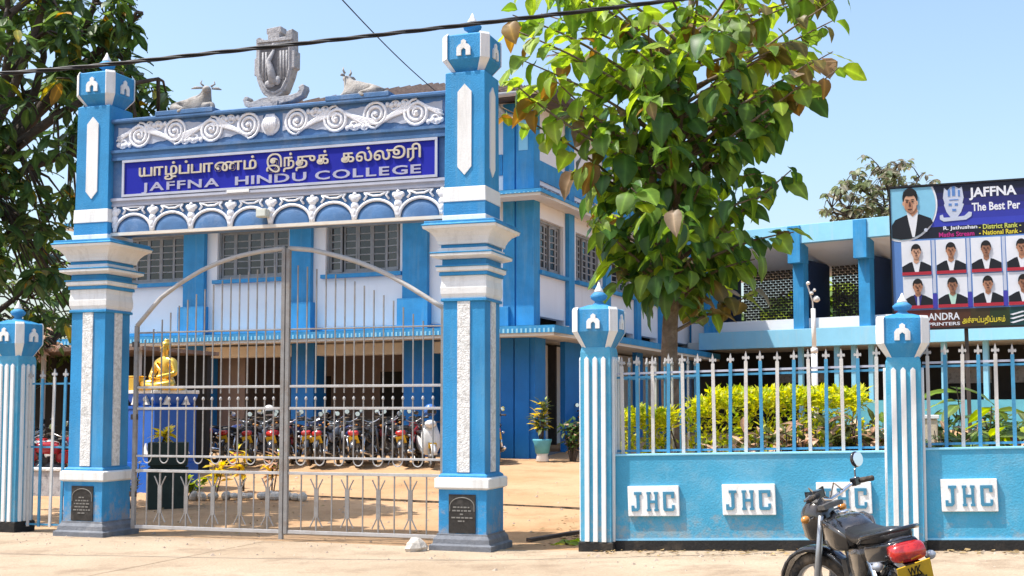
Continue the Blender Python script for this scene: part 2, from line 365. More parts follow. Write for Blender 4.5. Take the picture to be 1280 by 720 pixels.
tag(b.build('leaf_litter', mat('dry_leaf', (.28,.19,.09), .9, .5, 6, stain=(.40,.34,.12), sscale=9, samt=.8)), kind='stuff')
# ------------------------------------------------------------------ gate pillars
def stupa_icon(b, cx, z0, s, y, dep=.02):
    """small temple emblem: arch with a knob, standing in the xz plane"""
    pts = [(-.5,0),(-.5,.55),(-.36,.74),(-.18,.80),(-.18,1.0),(0,1.12),(.18,1.0),(.18,.80),(.36,.74),(.5,.55),(.5,0),(.17,0),(.17,.38),(0,.52),(-.17,.38),(-.17,0)]
    b.prism([(cx+x*s, z0+z*s) for x, z in pts], y-dep, y)
def four_sides(b, fn):
    for k in range(4):
        b.T = Matrix.Rotation(k*pi/2, 4, 'Z'); fn(b)
    b.T = None
def octo(a, c, z):       # square half a with corner cut c
    return [(-a+c,-a,z),(a-c,-a,z),(a,-a+c,z),(a,a-c,z),(a-c,a,z),(-a+c,a,z),(-a,a-c,z),(-a,-a+c,z)]
def turret(t, z0, zs, zt, ztop, a, neck, strip=True):
    """lantern-like head: flared underside, block with white cut corners, low roof, bulb and spike"""
    c = a*.25
    MB().rings([octo(neck, neck*.25, z0), octo(a, c, zs), octo(a, c, zt), octo(a*.97, c, zt+.012), octo(a*.42, a*.13, zt+(ztop-zt)*.2)]).build('turret', M['blue'], t, bevel=.006)
    d = .012
    for k in range(4):
        b = MB(); b.T = Matrix.Rotation(k*pi/2, 4, 'Z')
        def cor(h, z, o): return [(h-h*.3-.035, -h-o, z), (h+o, -h+h*.3+.035, z)]
        sec = []
        for h, z, o in ((neck, z0, .004), (a, zs, d), (a, zt, d), (a*.95, zt+.03, d)):
            q = h*.25
            sec.append([(h-q-.008, -h-o, z), (h-q+.004, -h-o, z), (h+o, -h+q-.004, z), (h+o, -h+q+.008, z), (h-q*.9, -h+q*.9, z)])
        b.rings(sec).build('corner_strip', M['white'], t)
    for k in range(4):
        b = MB(); b.T = Matrix.Rotation(k*pi/2, 4, 'Z'); stupa_icon(b, 0, zs+.03, (zt-zs)*.62, -a, .022); b.build('emblem', M['white'], t)
    h = ztop-zt
    zb = zt+h*.2
    MB().lathe([(a*.40, zb-.02), (a*.22, zb+h*.08), (a*.17, zb+h*.12), (a*.36, zb+h*.22), (a*.40, zb+h*.32), (a*.26, zb+h*.42), (a*.20, zb+h*.45)], 14).build('bulb', M['blue'], t, smooth=True)
    MB().lathe([(a*.22, zb+h*.44), (a*.20, zb+h*.50), (a*.10, zb+h*.64), (a*.02, zb+h*.8)], 12).build('finial', M['white'], t, smooth=True)
def wraps(t, name, m, prof, bev=.006): return MB().sq(prof).build(name, m, t, bevel=bev)
def gate_pillar(u, label, plaque_lines):
    x, y, _ = G2W(u, 0); t = thing('gate_pillar', label, 'gate pillar', (x, y, 0), -GA, 'pillars either side of the gate')
    wraps(t, 'plinth', M['plinth'], [(.385,-.1),(.385,.06),(.352,.075),(.345,.13),(.315,.17),(.315,.19)])
    wraps(t, 'pedestal', M['blue'], [(.298,.185),(.298,.705)])
    wraps(t, 'belt', M['white'], [(.300,.70),(.338,.72),(.338,.825),(.315,.84)])
    wraps(t, 'fillet', M['blue'], [(.30,.835),(.30,.862),(.272,.885)])
    wraps(t, 'shaft', M['blue'], [(.266,.88),(.262,2.905)])
    def strip(w, z0, z1, f, dep): return lambda b: b.box(-w, w, -f-dep, -f+.02, z0, z1)
    for k in range(4):
        b = MB(); b.T = Matrix.Rotation(k*pi/2, 4, 'Z'); strip(.078, .90, 2.90, .262, .016)(b); b.build('pebble_strip', M['stone_white'], t)
    wraps(t, 'necking', M['blue'], [(.288,2.90),(.288,2.935)])
    wraps(t, 'neck_block', M['white'], [(.270,2.935),(.288,2.99),(.292,3.06),(.280,3.14),(.285,3.205)])
    wraps(t, 'fillet', M['blue'], [(.305,3.205),(.30,3.25)])
    wraps(t, 'capital_slab', M['white'], [(.30,3.25),(.325,3.262),(.325,3.308)])
    wraps(t, 'capital_slab', M['blue'], [(.338,3.308),(.338,3.325),(.275,3.33),(.275,3.40)])
    wraps(t, 'capital_slab', M['white'], [(.30,3.40),(.385,3.43),(.385,3.462)])
    wraps(t, 'capital_slab', M['blue'], [(.392,3.462),(.392,3.48),(.31,3.483)])
    wraps(t, 'capital_slab', M['white'], [(.31,3.483),(.31,3.53)])
    wraps(t, 'capital_recess', M['blue'], [(.285,3.53),(.285,3.575)])
    wraps(t, 'cavetto', M['white'], [(.315,3.572),(.322,3.61),(.345,3.66),(.385,3.71),(.43,3.742),(.452,3.75),(.462,3.785)])
    wraps(t, 'capital_top', M['blue'], [(.468,3.785),(.468,3.80),(.44,3.81),(.44,3.842),(.30,3.85)])
    wraps(t, 'base_band', M['white'], [(.275,3.845),(.275,3.925)])
    wraps(t, 'base_band', M['blue'], [(.265,3.925),(.265,4.085)])
    wraps(t, 'base_band', M['white'], [(.272,4.085),(.266,4.262)])
    wraps(t, 'upper_shaft', M['blue'], [(.256,4.262),(.250,5.64),(.225,5.655)])
    for k in range(4):
        b = MB(); b.T = Matrix.Rotation(k*pi/2, 4, 'Z')
        b.prism([(-.088,4.50),(0,4.40),(.088,4.50),(.088,5.40),(0,5.495),(-.088,5.40)], -.267, -.24); b.build('pointed_panel', M['white'], t)
    turret(t, 5.645, 5.80, 6.08, 6.43, .288, .18)
    p = MB().prism([(-.165,.20),(.165,.20),(.165,.645),(-.165,.645)], -.312, -.29).build('plaque', M['granite'], t)
    a = MB(); pts = [(-.15,.45),(-.15,.51)]+[(-.15*cos(q), .51+.10*sin(q)) for q in fr(.2, pi-.2, 10)]+[(.15,.51),(.15,.45)]
    a.tube([(q, -.314, w) for q, w in pts], .006, 5).build('arch_line', M['grey_text'], p)
    random.seed(int(u*10))
    b = MB()
    for i, w in enumerate(plaque_lines):
        z = .49-.04*i; x0 = -w/2
        while x0 < w/2-.01:
            d = random.uniform(.02, .05); d = min(d, w/2-x0); b.box(x0, x0+d, -.3165, -.311, z, z+.016); x0 += d+.012
    tag(b.build('engraving', M['grey_text'], p), kind='stuff')
    return t
gate_pillar(2.625, 'tall blue and white gate pillar beside the gap with the dirt drive', [.22,.24,.05,.26,.10])
gate_pillar(-2.625, 'tall blue and white gate pillar beside the narrow side railing', [.1,.2,.24,.22,.26,.12])
# ------------------------------------------------------------------ arch beam with frieze, board and scallops
x, y, _ = G2W(0, 0)
hb = thing('gateway_beam', 'blue and white name beam spanning the two gate pillars', 'gateway beam', (x, y, 0), -GA)
L = 2.375
MB().box(-L, L, -.15, .17, 3.93, 5.40).build('beam', M['slate'], hb)
MB().prism([(-.2,5.40),(-.215,5.415),(-.215,5.44),(-.19,5.455),(.2,5.455),(.2,5.40)], -L, L, 'yz').build('coping', M['slate'], hb)
MB().prism([(-.15,4.90),(-.20,4.90),(-.20,4.935),(-.185,4.945),(-.185,4.985),(-.215,5.0),(-.215,5.035),(-.15,5.045)], -L, L, 'yz').build('moulding', M['slate'], hb)
MB().prism([(-.15,4.29),(-.178,4.295),(-.178,4.32),(-.165,4.325),(-.165,4.355),(-.20,4.365),(-.20,4.40),(-.15,4.405)], -L, L, 'yz').build('moulding', M['silver'], hb)
MB().box(-L, L, -.20, -.149, 3.905, 3.945).build('bottom_rail', M['soffit'], hb)
# scrolled frieze: alternate spirals with leaves, mirrored about a shell boss
def spiral(cu, cz, r0, turns, d, start, n=22):
    pts = []
    for i in range(n+1):
        q = i/n; r = r0*(1-q)**.85+.012; a = start+d*turns*2*pi*q
        pts.append((cu+r*cos(a), cz+r*sin(a)))
    return pts
def ribbon(b, pts, w, y0):
    n = len(pts); ws = [w*(.55+.45*sin(pi*min(1, .15+.85*i/(n-1)))) for i in range(n)]
    b.tube([(p[0], y0, p[1]) for p in pts], ws, 6, .8)
F0, F1 = 5.055, 5.40; unit = .54
for sgn in (-1, 1):
    for k in range(4):
        c = (.33+unit*k)*sgn; up = (k % 2 == 0)
        cz = F0+.185 if up else F0+.165; d = sgn if up else -sgn
        b = MB()
        st = pi*.5 if not up else -pi*.5
        ribbon(b, spiral(c+.02*sgn, cz, .162, 2.7, -d, st, 46), .0225, -.165)
        b.ell((c+.02*sgn, -.175, cz), (.028, .03, .028), 8, 4)
        # stems running outwards to the next scroll, side by side
        z0, z1 = (F0+.025, F1-.03) if up else (F1-.03, F0+.025)
        for off, w in ((0, .022), (.047, .021), (.092, .020), (.135, .018), (.176, .017), (.214, .015)):
            pts = [(c+sgn*(.02+off*.70+unit*.80*(q-.13*sin(2*pi*q))), z0+(z1-z0)*(.5-.5*cos(pi*q))+(off*(1 if up else -1))*(1-1.8*q)*.6) for q in fr(0, 1, 14)]
            ribbon(b, [(p[0], clamp(p[1], F0+.012+.02*off, F1-.012)) for p in pts if abs(p[0]) < 2.345] if k < 3 else [(p[0], clamp(p[1], F0+.015, F1-.015)) for p in pts if abs(p[0]) < 2.33], w, -.162-.02*off)
        o = b.build('scroll', M['plaster_rel'], hb, smooth=True)
        b = MB()
        for q, (dx, dz, r_) in enumerate(((.27,.075,.062),(.40,.06,.05))):      # small side curls in the hollows
            lx = c+sgn*dx; lz = F0+dz if not up else F1-dz
            if abs(lx) < 2.28: ribbon(b, spiral(lx, lz, r_, 1.4, d, st+pi*.5*d, 18), .013, -.160)
        for q in range(6):
            lx, lz = c+sgn*(.17+.055*q), (F0+.045+.012*(q % 2) if not up else F1-.05-.014*(q % 2))
            if abs(lx) < 2.31: b.ell((lx, -.158, lz), (.030+.012*(q % 2), .024, .036), 7, 4)
        b.build('leaf', M['plaster_rel'], o, smooth=True)
for sgn in (-1, 1):
    pts = []; n_ = 60
    up_, dn_ = [], []
    for i in range(n_+1):
        u = .14+(2.30-.14)*i/n_; w_ = sin((u-.33)/unit*pi+pi/2)
        up_.append((sgn*u, F1-.035-.035*(1-w_)*.5-.012*abs(sin(u*23)))); dn_.append((sgn*u, F0+.028+.05*(1+w_)*.5+.016*abs(sin(u*19+1))))
    MB().prism(up_+dn_[::-1], -.158, -.149).build('frieze_ground', M['relief_ground'], hb)
b = MB()
for q in fr(-1, 1, 6): b.tube([(-.03+q*.03, -.16, F0+.03), (-.03+q*.085, -.185, F0+.17), (-.03+q*.05, -.165, F0+.30)], [.012,.028,.012], 6)
b.build('shell_boss', M['plaster_rel'], hb, smooth=True)
MB().lathe([(.125,-.012),(.135,0),(.125,.012)], 20, (0,0,0)).build('boss_ring', M['plaster_rel'], hb).matrix_local = Matrix.Translation((-.03,-.16,F0+.165)) @ Matrix.Rotation(pi/2, 4, 'X')
# sign board
sb = MB().box(-2.2, 2.255, -.185, -.15, 4.41, 4.895).build('signboard', M['navy'], hb)
b = MB(); fw = .032
b.box(-2.2, 2.255, -.205, -.18, 4.41, 4.41+fw).box(-2.2, 2.255, -.205, -.18, 4.895-fw, 4.895).box(-2.2, -2.2+fw, -.203, -.18, 4.41+fw, 4.895-fw).box(2.255-fw, 2.255, -.203, -.18, 4.41+fw, 4.895-fw)
b.build('board_frame', M['silver'], sb)
def set_word(clusters, u0, u1, z, h, m, parent, depth, bold, ref, gap=.08, name='letter'):
    """letters one by one, body height h for the reference glyph, fitted between u0 and u1"""
    gm_ = glyph_mesh if ord(clusters[0][0]) > 255 else text_mesh
    ms = [gm_(c, name, m, depth=depth, bold=bold) for c in clusters]
    rawh = gm_(ref, name, m)[3]; k = h/rawh[1]; base = rawh[2]
    tot = sum(q[3][0] for q in ms)+gap*(len(ms)-1); kx = (u1-u0)/tot; u = u0
    for me, w_, h_, raw in ms:
        for v in me.vertices: v.co.x *= kx; v.co.z *= k
        inst(me, name, parent, (u, -.186, z+(raw[2]-base)*k)); u += (raw[0]+gap)*kx
TZ = 4.662
set_word(['ய','ா','ழ்','ப்','ப','ா','ண','ம்'], -1.94, -.20, TZ, .122, M['letter_gold'], sb, .018, .013, 'ப', .09)
set_word(['இ','ந்','து','க்'], -.06, .81, TZ, .122, M['letter_gold'], sb, .018, .013, 'ப', .09)
set_word(['க','ல்','லூ','ரி'], .98, 2.04, TZ, .122, M['letter_gold'], sb, .018, .013, 'ப', .09)
for wd, a, b_ in (('JAFFNA',-1.90,-.74),('HINDU',-.51,.50),('COLLEGE',.62,2.04)):
    set_word(list(wd), a, b_, 4.474, .103, M['letter_sil'], sb, .010, .020, 'H', .12)
# scalloped valance
n8 = [-2.03+.579*i for i in range(8)]
for i, c in enumerate(n8):
    w = .255
    b = MB(); ring = []
    for a in fr(0, pi/2, 6):
        ring.append([(c+w*cos(q)*cos(a), -.15-.05*sin(a)*1.0-.0, 3.945+.215*sin(q)*cos(a)) for q in fr(0, pi, 12)])
    vs = [p for r_ in ring for p in r_]; nn = 13
    b.add(vs, [(j*nn+q, j*nn+q+1, (j+1)*nn+q+1, (j+1)*nn+q) for j in range(6) for q in range(12)])
    s_ = b.build('scallop', M['slate'], hb, smooth=True)
    MB().tube([(c+(w+.02)*cos(q), -.172, 3.955+.225*sin(q)) for q in fr(0, pi, 16)], .021, 6).build('arch_rib', M['plaster_rel'], hb, smooth=True)
    b = MB()   # bow-shaped tracery above the arch
    b.tube([(c-.15,-.165,4.275),(c-.05,-.165,4.235),(c+.05,-.165,4.235),(c+.15,-.165,4.275)], .014, 6)
    b.tube([(c-.16,-.165,4.275),(c-.13,-.165,4.235),(c-.17,-.165,4.185)], .015, 6).tube([(c+.16,-.165,4.275),(c+.13,-.165,4.235),(c+.17,-.165,4.185)], .015, 6)
    b.tube([(c-.17,-.165,4.278),(c+.17,-.165,4.278)], .011, 6)
    b.build('tracery', M['plaster_rel'], hb, smooth=True)
for i in range(9):
    c = -2.03-.29+.579*i; c = clamp(c, -2.32, 2.32)
    b = MB().ell((c,-.165,4.215), (.062,.035,.058)).ell((c-.05,-.16,4.235), (.035,.03,.035)).ell((c+.05,-.16,4.235), (.035,.03,.035)).ell((c,-.165,4.265), (.03,.03,.03))
    b.ell((c,-.165,4.12), (.055,.035,.055)).ell((c,-.165,4.05), (.042,.035,.06)).ell((c,-.165,3.99), (.025,.03,.05))
    b.build('bud_pendant', M['plaster_rel'], hb, smooth=True)
fl = MB().box(-.15, -.005, -.29, -.20, 4.03, 4.135).build('floodlight', mat('cream_floodlight', (.55,.55,.45), .5, .1), hb, bevel=.008)
MB().box(-.135, -.02, -.294, -.289, 4.045, 4.12).build('lens', mat('floodlight_lens', (.6,.62,.55), .25, .15), fl)
MB().box(-.62, -.30, -.212, -.2, 4.375, 4.41).build('paint_patch', M['white'], hb)
# ------------------------------------------------------------------ crest on top of the beam
cr = thing('coat_of_arms', 'grey cement crest with castle top and ribbon above the beam', 'crest', (*G2W(-.06, 0)[:2], 5.455), -GA)
def cz(p): return ((p[0]-395)/590, (690-p[1])/575)
sh = [(232,215),(230,150),(258,138),(275,150),(300,165),(330,165),(330,128),(318,118),(318,80),(440,70),(446,115),(430,128),(430,155),(480,152),(490,112),(540,100),(545,260),(560,262),(560,390),(540,397),(525,450),(500,510),(480,555),(440,590),(400,604),(340,597),(300,575),(270,530),(245,470),(235,430),(218,425),(218,300),(232,292)]
MB().prism([cz(p) for p in sh], -.02, .14).build('shield', M['grey_stone'], cr, bevel=.01)
inn = [(262,230),(520,230),(520,400),(495,480),(455,545),(395,570),(335,550),(290,490),(265,420)]
MB().prism([cz(p) for p in inn], -.026, -.019).build('shield_field', mat('dark_recess_cement', (.13,.13,.14), .9, .3, 9, .5, 40), cr)  # recess darkness put into the field's colour so the relief stands out
o = MB(); pp = [cz(p) for p in inn]
for i in range(len(pp)): o.rod((pp[i][0],-.02,pp[i][1]), (pp[(i+1) % len(pp)][0],-.02,pp[(i+1) % len(pp)][1]), .018, 6)
o.build('shield_rim', M['grey_stone'], cr)
b = MB()
b.tube([(*cz((390,250))[:1], -.03, cz((390,250))[1]), (cz((350,330))[0], -.05, cz((350,330))[1]), (cz((370,400))[0], -.05, cz((370,400))[1]), (cz((390,500))[0], -.04, cz((390,500))[1])], [.02,.035,.05,.06], 8)
b.ell((cz((360,500))[0], -.03, cz((360,500))[1]), (.08,.04,.05)).ell((cz((420,480))[0], -.03, cz((420,480))[1]), (.05,.035,.06)).ell((cz((385,225))[0], -.03, cz((385,225))[1]), (.03,.03,.05))
for xx in (295, 322, 445, 470, 496): b.tube([(cz((xx,260))[0],-.025,cz((xx,260))[1]), (cz((xx+5,470))[0],-.025,cz((xx+5,470))[1])], .014, 6)
b.build('relief_figure', M['grey_stone'], cr, smooth=True)
b = MB()
for y0 in (170, 205): b.box(cz((240,0))[0], cz((540,0))[0], -.04, -.015, cz((0,y0+14))[1], cz((0,y0))[1])
b.build('battlement_bar', M['grey_stone'], cr)
rib = [(150,580),(132,605),(150,652),(220,684),(300,664),(312,700),(440,700),(455,655),(560,640),(632,608),(656,560),(650,530),(632,525),(602,545),(612,562),(590,585),(520,600),(470,600),(300,600),(200,628),(168,612),(180,598),(170,580)]
MB().prism([cz(p) for p in rib], -.05, .10).build('ribbon', M['grey_stone'], cr, bevel=.008)
MB().prism([cz(p) for p in [(318,640),(440,636),(432,680),(322,684)]], -.075, -.05).build('motto_block', M['grey_stone'], cr)
# ------------------------------------------------------------------ iron gate, two leaves
def arch_z(u):
    P = [(-2.06,2.73),(-1.72,3.08),(-1.42,3.27),(-1.12,3.42),(-.82,3.53),(-.54,3.595),(-.2,3.645),(.135,3.665),(.48,3.63),(.82,3.545),(1.1,3.46),(1.37,3.355),(1.6,3.245),(1.8,3.13),(2.03,2.99),(2.26,2.85)]
    for (a, za), (b_, zb) in zip(P, P[1:]):
        if u <= b_: return za+(zb-za)*(u-a)/(b_-a)
    return P[-1][1]
bar_me = MB().box(-.0072,.0072,-.0072,.0072,0,1).mesh('bar', M['steel'])
tip_me = MB().lathe([(.008,0),(.018,.012),(.018,.03),(.006,.05)], 8).mesh('ball_tip', M['steel_lt'])
loop_me = MB().tube([(.062*cos(a), 0, .062*sin(a)) for a in fr(pi, 2*pi, 8)], .0068, 6).mesh('loop', M['steel_lt'])
_y = MB().box(-.028,.028,-.008,.008,.17,.53).box(-.009,.009,-.009,.009,0,.17).box(-.009,.009,-.009,.009,.53,.70)
for s_ in (-1, 1): _y.tube([(.012*s_,0,.50),(.05*s_,0,.58),(.085*s_,0,.645)], .009, 5).tube([(.012*s_,0,.20),(.05*s_,0,.12),(.085*s_,0,.055)], .009, 5)
ybar_me = _y.mesh('forked_bar', M['steel'])
def gate_leaf(ua, ub, label, hinge):
    x, y, _ = G2W(ua if hinge < 0 else ub, 0); t = thing('gate_leaf', label, 'gate', (x, y, 0), -GA, 'leaves of the iron gate'); o = ua if hinge < 0 else ub
    def B(u0, u1, z0, z1, d, name='rail', m='steel_lt'): return MB().box(u0-o, u1-o, -d, d, z0, z1).build(name, M[m], t, bevel=.004)
    e = .026
    B(ua-e, ua+e, .09, arch_z(ua)+.0, .025, 'stile', 'steel'); B(ub-e, ub+e, .02, arch_z(ub), .025, 'stile', 'steel')
    for z, h in ((.115,.022),(.84,.018),(1.03,.014),(1.645,.016),(1.92,.016)): B(ua+e, ub-e, z-h, z+h, .014)
    B(ua+e, ub-e, 2.625, 2.645, .010, 'rail', 'steel')
    MB().tube([(u-o, 0, arch_z(u)) for u in fr(ua, ub, 18)], .030, 8).build('arch_pipe', M['steel_lt'], t, smooth=True)
    n = int((ub-ua-.1)/.126); st = (ub-ua)/(n+1)
    for i in range(1, n+1):
        u = ua+st*i; zt = arch_z(u)-(.20+.12*abs(u-.13)/2.1)
        if zt > 2.2: inst(bar_me, 'bar', t, (u-o, 0, 1.835), sc=(1,1,zt-1.835))
        b_ = inst(bar_me, 'picket', t, (u-o, 0, 1.015), sc=(1,1,.74)); inst(tip_me, 'ball_tip', t, (u-o, 0, 1.745))
    for i in range(1, n, 2): inst(loop_me, 'loop', t, (ua+st*(i+.5)-o, 0, 1.018), sc=(st/.124,1,1.25))
    n = int((ub-ua)/.196); st = (ub-ua)/n
    for i in range(1, n):
        if i % 2: inst(bar_me, 'bar', t, (ua+st*i-o, 0, .135), sc=(1.05,1,.69))
        else: inst(ybar_me, 'forked_bar', t, (ua+st*i-o, 0, .128))
    for z in (.5, 1.5, 2.45):
        MB().box(-.05*hinge*-1 if hinge > 0 else -.06, .06 if hinge > 0 else .03, -.02, .02, z, z+.07).build('hinge', M['roof_edge'], t)
    return t
gate_leaf(-2.06, .100, 'grey iron gate leaf hung on the pillar beside the gold statue', -1)
lf = gate_leaf(.165, 2.262, 'grey iron gate leaf hung on the pillar beside the drive gap', 1)
# ------------------------------------------------------------------ fence posts
def fence_post(u, label, zg, zn, zs, zt, ztop):
    x, y, _ = G2W(u, 0); t = thing('fence_post', label, 'fence post', (x, y, 0), -GA, 'turreted fence posts')
    MB().sq([(.20,zg-.2),(.20,zg+.13),(.182,zg+.14)]).build('plinth', M['black_plinth'], t, bevel=.006)
    MB().sq([(.18,zg+.13),(.178,zn-.06),(.165,zn)]).build('shaft', M['blue_wall'], t, bevel=.008)
    for k in range(4):
        for q in (-1, 0, 1):
            b = MB(); b.T = Matrix.Rotation(k*pi/2, 4, 'Z'); b.prism([(q*.098-.026,zg+.14),(q*.098+.026,zg+.14),(q*.098+.026,zn-.14),(q*.098,zn-.11),(q*.098-.026,zn-.14)], -.205, -.16); b.build('rib', M['white'], t, bevel=.005)
    turret(t, zn-.01, zs, zt-.05, ztop, .255, .16)
    return t
fence_post(4.19, 'blue turreted post with three white ribs at the drive gap', .0, 2.34, 2.515, 2.81, 3.10)
fence_post(7.53, 'blue turreted post with three white ribs between two plaque walls', .12, 2.18, 2.32, 2.63, 2.87)
fence_post(-3.97, 'blue turreted post cut by the picture edge beside the side railing', 0, 2.36, 2.52, 2.83, 3.12)
# ------------------------------------------------------------------ plaque walls and picket railings
JL = {'J': [(.05,.22),(.05,.0),(.62,.0),(.62,.02),(.80,.12),(.80,.86),(.98,.86),(.98,1),(.32,1),(.32,.86),(.52,.86),(.52,.16),(.28,.16),(.28,.30),(.05,.30)],
      'H': [(0,0),(.36,0),(.36,.12),(.28,.12),(.28,.42),(.72,.42),(.72,.12),(.64,.12),(.64,0),(1,0),(1,.12),(.94,.12),(.94,.88),(1,.88),(1,1),(.64,1),(.64,.88),(.72,.88),(.72,.56),(.28,.56),(.28,.88),(.36,.88),(.36,1),(0,1),(0,.88),(.06,.88),(.06,.12),(0,.12)],
      'C': [(.12,0),(.88,0),(1,.10),(1,.32),(.78,.32),(.78,.15),(.27,.15),(.27,.85),(.74,.85),(.74,.66),(1,.66),(1,1),(0,1),(0,.10)]}
def plaque_wall(u0, u1, za, zb, pa, pb, plaques, label):
    um = u0; x, y, _ = G2W(um, 0); t = thing('boundary_wall', label, 'boundary wall', (x, y, 0), -GA, 'plaque walls along the fence')
    g0, g1 = .035*max(0, u0-3.3)-.3, .035*max(0, u1-3.3)-.3
    Lw = u1-u0
    MB().prism([(0,pa+.003),(Lw,pb+.003),(Lw,zb),(0,za)], -.07, .07).build('wall_panel', M['blue_wall'], t)
    MB().prism([(0,g0),(Lw,g1),(Lw,pb),(0,pa)], -.10, .10).build('plinth', M['black_plinth'], t)
    MB().prism([(0,pa),(Lw,pb),(Lw,pb+.02),(0,pa+.02)], -.085, -.0705).build('fillet', M['blue_pale'], t)
    MB().prism([(0,za-.001),(Lw,zb-.001),(Lw,zb+.022),(0,za+.022)], -.085, .085).build('coping', M['blue_pale'], t, bevel=.006)
    for pu, pz, w in plaques:
        p = MB().box(0, w, -.115, -.069, 0, .335).build('plaque', M['white'], t, bevel=.006); p.location = (pu-u0, 0, pz); p.rotation_euler = (0, -.03, 0)
        for ch, lu, lw in (('J',.035,.125),('H',.215,.13),('C',.40,.125)):
            MB().prism([((lu+q*lw)*w/.575, .055+z*.215) for q, z in JL[ch]], -.128, -.114).build('letter', M['blue_letter'], p)
    return t
M['blue_letter'] = mat('plaque_letter_blue', (.05,.21,.33), .6, .12, 6, .1)
plaque_wall(4.39, 7.34, 1.10, 1.17, .15, .255, [(4.55,.43,.58),(5.61,.47,.575),(6.62,.51,.57)], 'blue wall with three white letter plaques behind the parked motorcycle')
plaque_wall(7.72, 10.9, 1.20, 1.29, .265, .37, [(7.885,.565,.55),(8.95,.60,.55),(10.0,.64,.55)], 'blue wall under the school billboard, plaque near the picture edge')
def picket_mesh(m, name, h):
    return MB().box(-.0185,.0185,-.010,.010,0,h).mesh(name, m)
_f = MB().prism([(-.012,0),(.012,0),(.016,.03),(.042,.022),(.048,.042),(.042,.062),(.016,.055),(.012,.08),(0,.125),(-.012,.08),(-.016,.055),(-.042,.062),(-.048,.042),(-.042,.022),(-.016,.03)], -.010, .010)
tipm = _f.mesh('finial', M['steel_lt'])
pkw, pkb = picket_mesh(M['picket_w'], 'picket', 1), picket_mesh(M['picket_b'], 'picket', 1)
def railing(label, u0, u1, n, zb, zt, rails, group='picket railings', first=0, v0=0, rot=0, name='picket_railing', off=.5):
    x, y, _ = G2W(u0, v0); t = thing(name, label, 'railing', (x, y, 0), -GA+rot, group); Lw = u1-u0
    for a, b_, m in rails:
        MB().prism([(0,a-.012),(Lw,b_-.012),(Lw,b_+.012),(0,a+.012)], .006, .018).build('rail', m, t)
    st = Lw/n
    for i in range(n):
        u = st*(i+off); q = u/Lw; z0 = zb[0]+(zb[1]-zb[0])*q; z1 = zt[0]+(zt[1]-zt[0])*q
        z1 += random.uniform(-.012,.012)
        p = inst(pkw if (i+first) % 2 == 0 else pkb, 'picket', t, (u, 0, z0), (0, random.uniform(-.014,.014), 0), (1, 1, z1-z0))
        f = inst(tipm, 'finial', p, (0,0,1), (0,0,0), (.85, 1, .9/(z1-z0)))
    return t
random.seed(4)
bs, sb_ = M['picket_b'], M['silver']
railing('picket railing on the wall in front of the yellow hedge', 4.39, 7.34, 17, (1.125,1.195), (2.125,2.185), [(1.99,2.05,bs),(2.035,2.095,sb_),(1.155,1.225,bs)], off=.45)
railing('picket railing on the wall below the school billboard', 7.72, 10.9, 19, (1.225,1.315), (2.19,2.25), [(2.08,2.13,bs),(2.12,2.17,sb_),(1.26,1.35,bs)], off=.35)
railing('short side railing of tall pickets left of the gate', -3.79, -2.90, 5, (.07,.07), (2.06,2.06), [(1.98,1.98,bs),(1.13,1.13,bs),(.10,.10,bs)], off=.36)
railing('picket railing running back from the post at the drive gap', 4.30, 7.5, 10, (.35,.55), (2.12,2.25), [(1.98,2.08,bs),(.5,.65,bs)], v0=.25, rot=R(82))
# pale broken stone on the pavement by the pillar
random.seed(9)
b = MB(); sx, sy, sz = on_ground(2.14, -.52)
ring = [[(.13*r_*(cos(a)*1.25)+random.uniform(-.015,.015), .09*r_*sin(a)+random.uniform(-.015,.015), z+random.uniform(-.012,.012)) for a in fr(0, 2*pi*7/8, 7)] for r_, z in ((.8,-.02),(1,.04),(.75,.10),(.35,.15))]
b.rings(ring); o = b.build('stone', M['stone']); o.location = (sx, sy, sz); o.rotation_euler = (0,0,.5)
tag(o, 'pale broken stone lying on the pavement by the pillar foot', 'stone', kind='thing')
# ------------------------------------------------------------------ main school building (frame: u along the front, v into the depth)
def holes_wall(b, a0, a1, z0, z1, holes, d0, d1, axis='x'):
    """a wall with rectangular openings, laid out as blocks"""
    A = sorted(set([a0, a1]+[h[i] for h in holes for i in (0, 1) if a0 < h[i] < a1])); 
    for p, q in zip(A, A[1:]):
        m = (p+q)/2; zs = [z0]
        for h in sorted([h for h in holes if h[0] < m < h[1]], key=lambda h: h[2]): zs += [h[2], h[3]]
        zs.append(z1)
        for k in range(0, len(zs), 2):
            if zs[k+1]-zs[k] > .001:
                if axis == 'x': b.box(p, q, d0, d1, zs[k], zs[k+1])
                else: b.box(d0, d1, p, q, zs[k], zs[k+1])
    return b
def casement_mesh(w, h, rows, name='casement'):
    b = MB(); e = min(.05, w*.17)
    b.box(0, e, -.02, .02, 0, h).box(w-e, w, -.02, .02, 0, h).box(e, w-e, -.018, .018, 0, .07).box(e, w-e, -.018, .018, h-.06, h)
    for k in range(1, rows):
        z = .07+(h-.13)*k/rows; b.box(e, w-e, -.014, .014, z-.015, z+.015)
    return b.mesh(name, M['wood_grey'])
_cm = {}
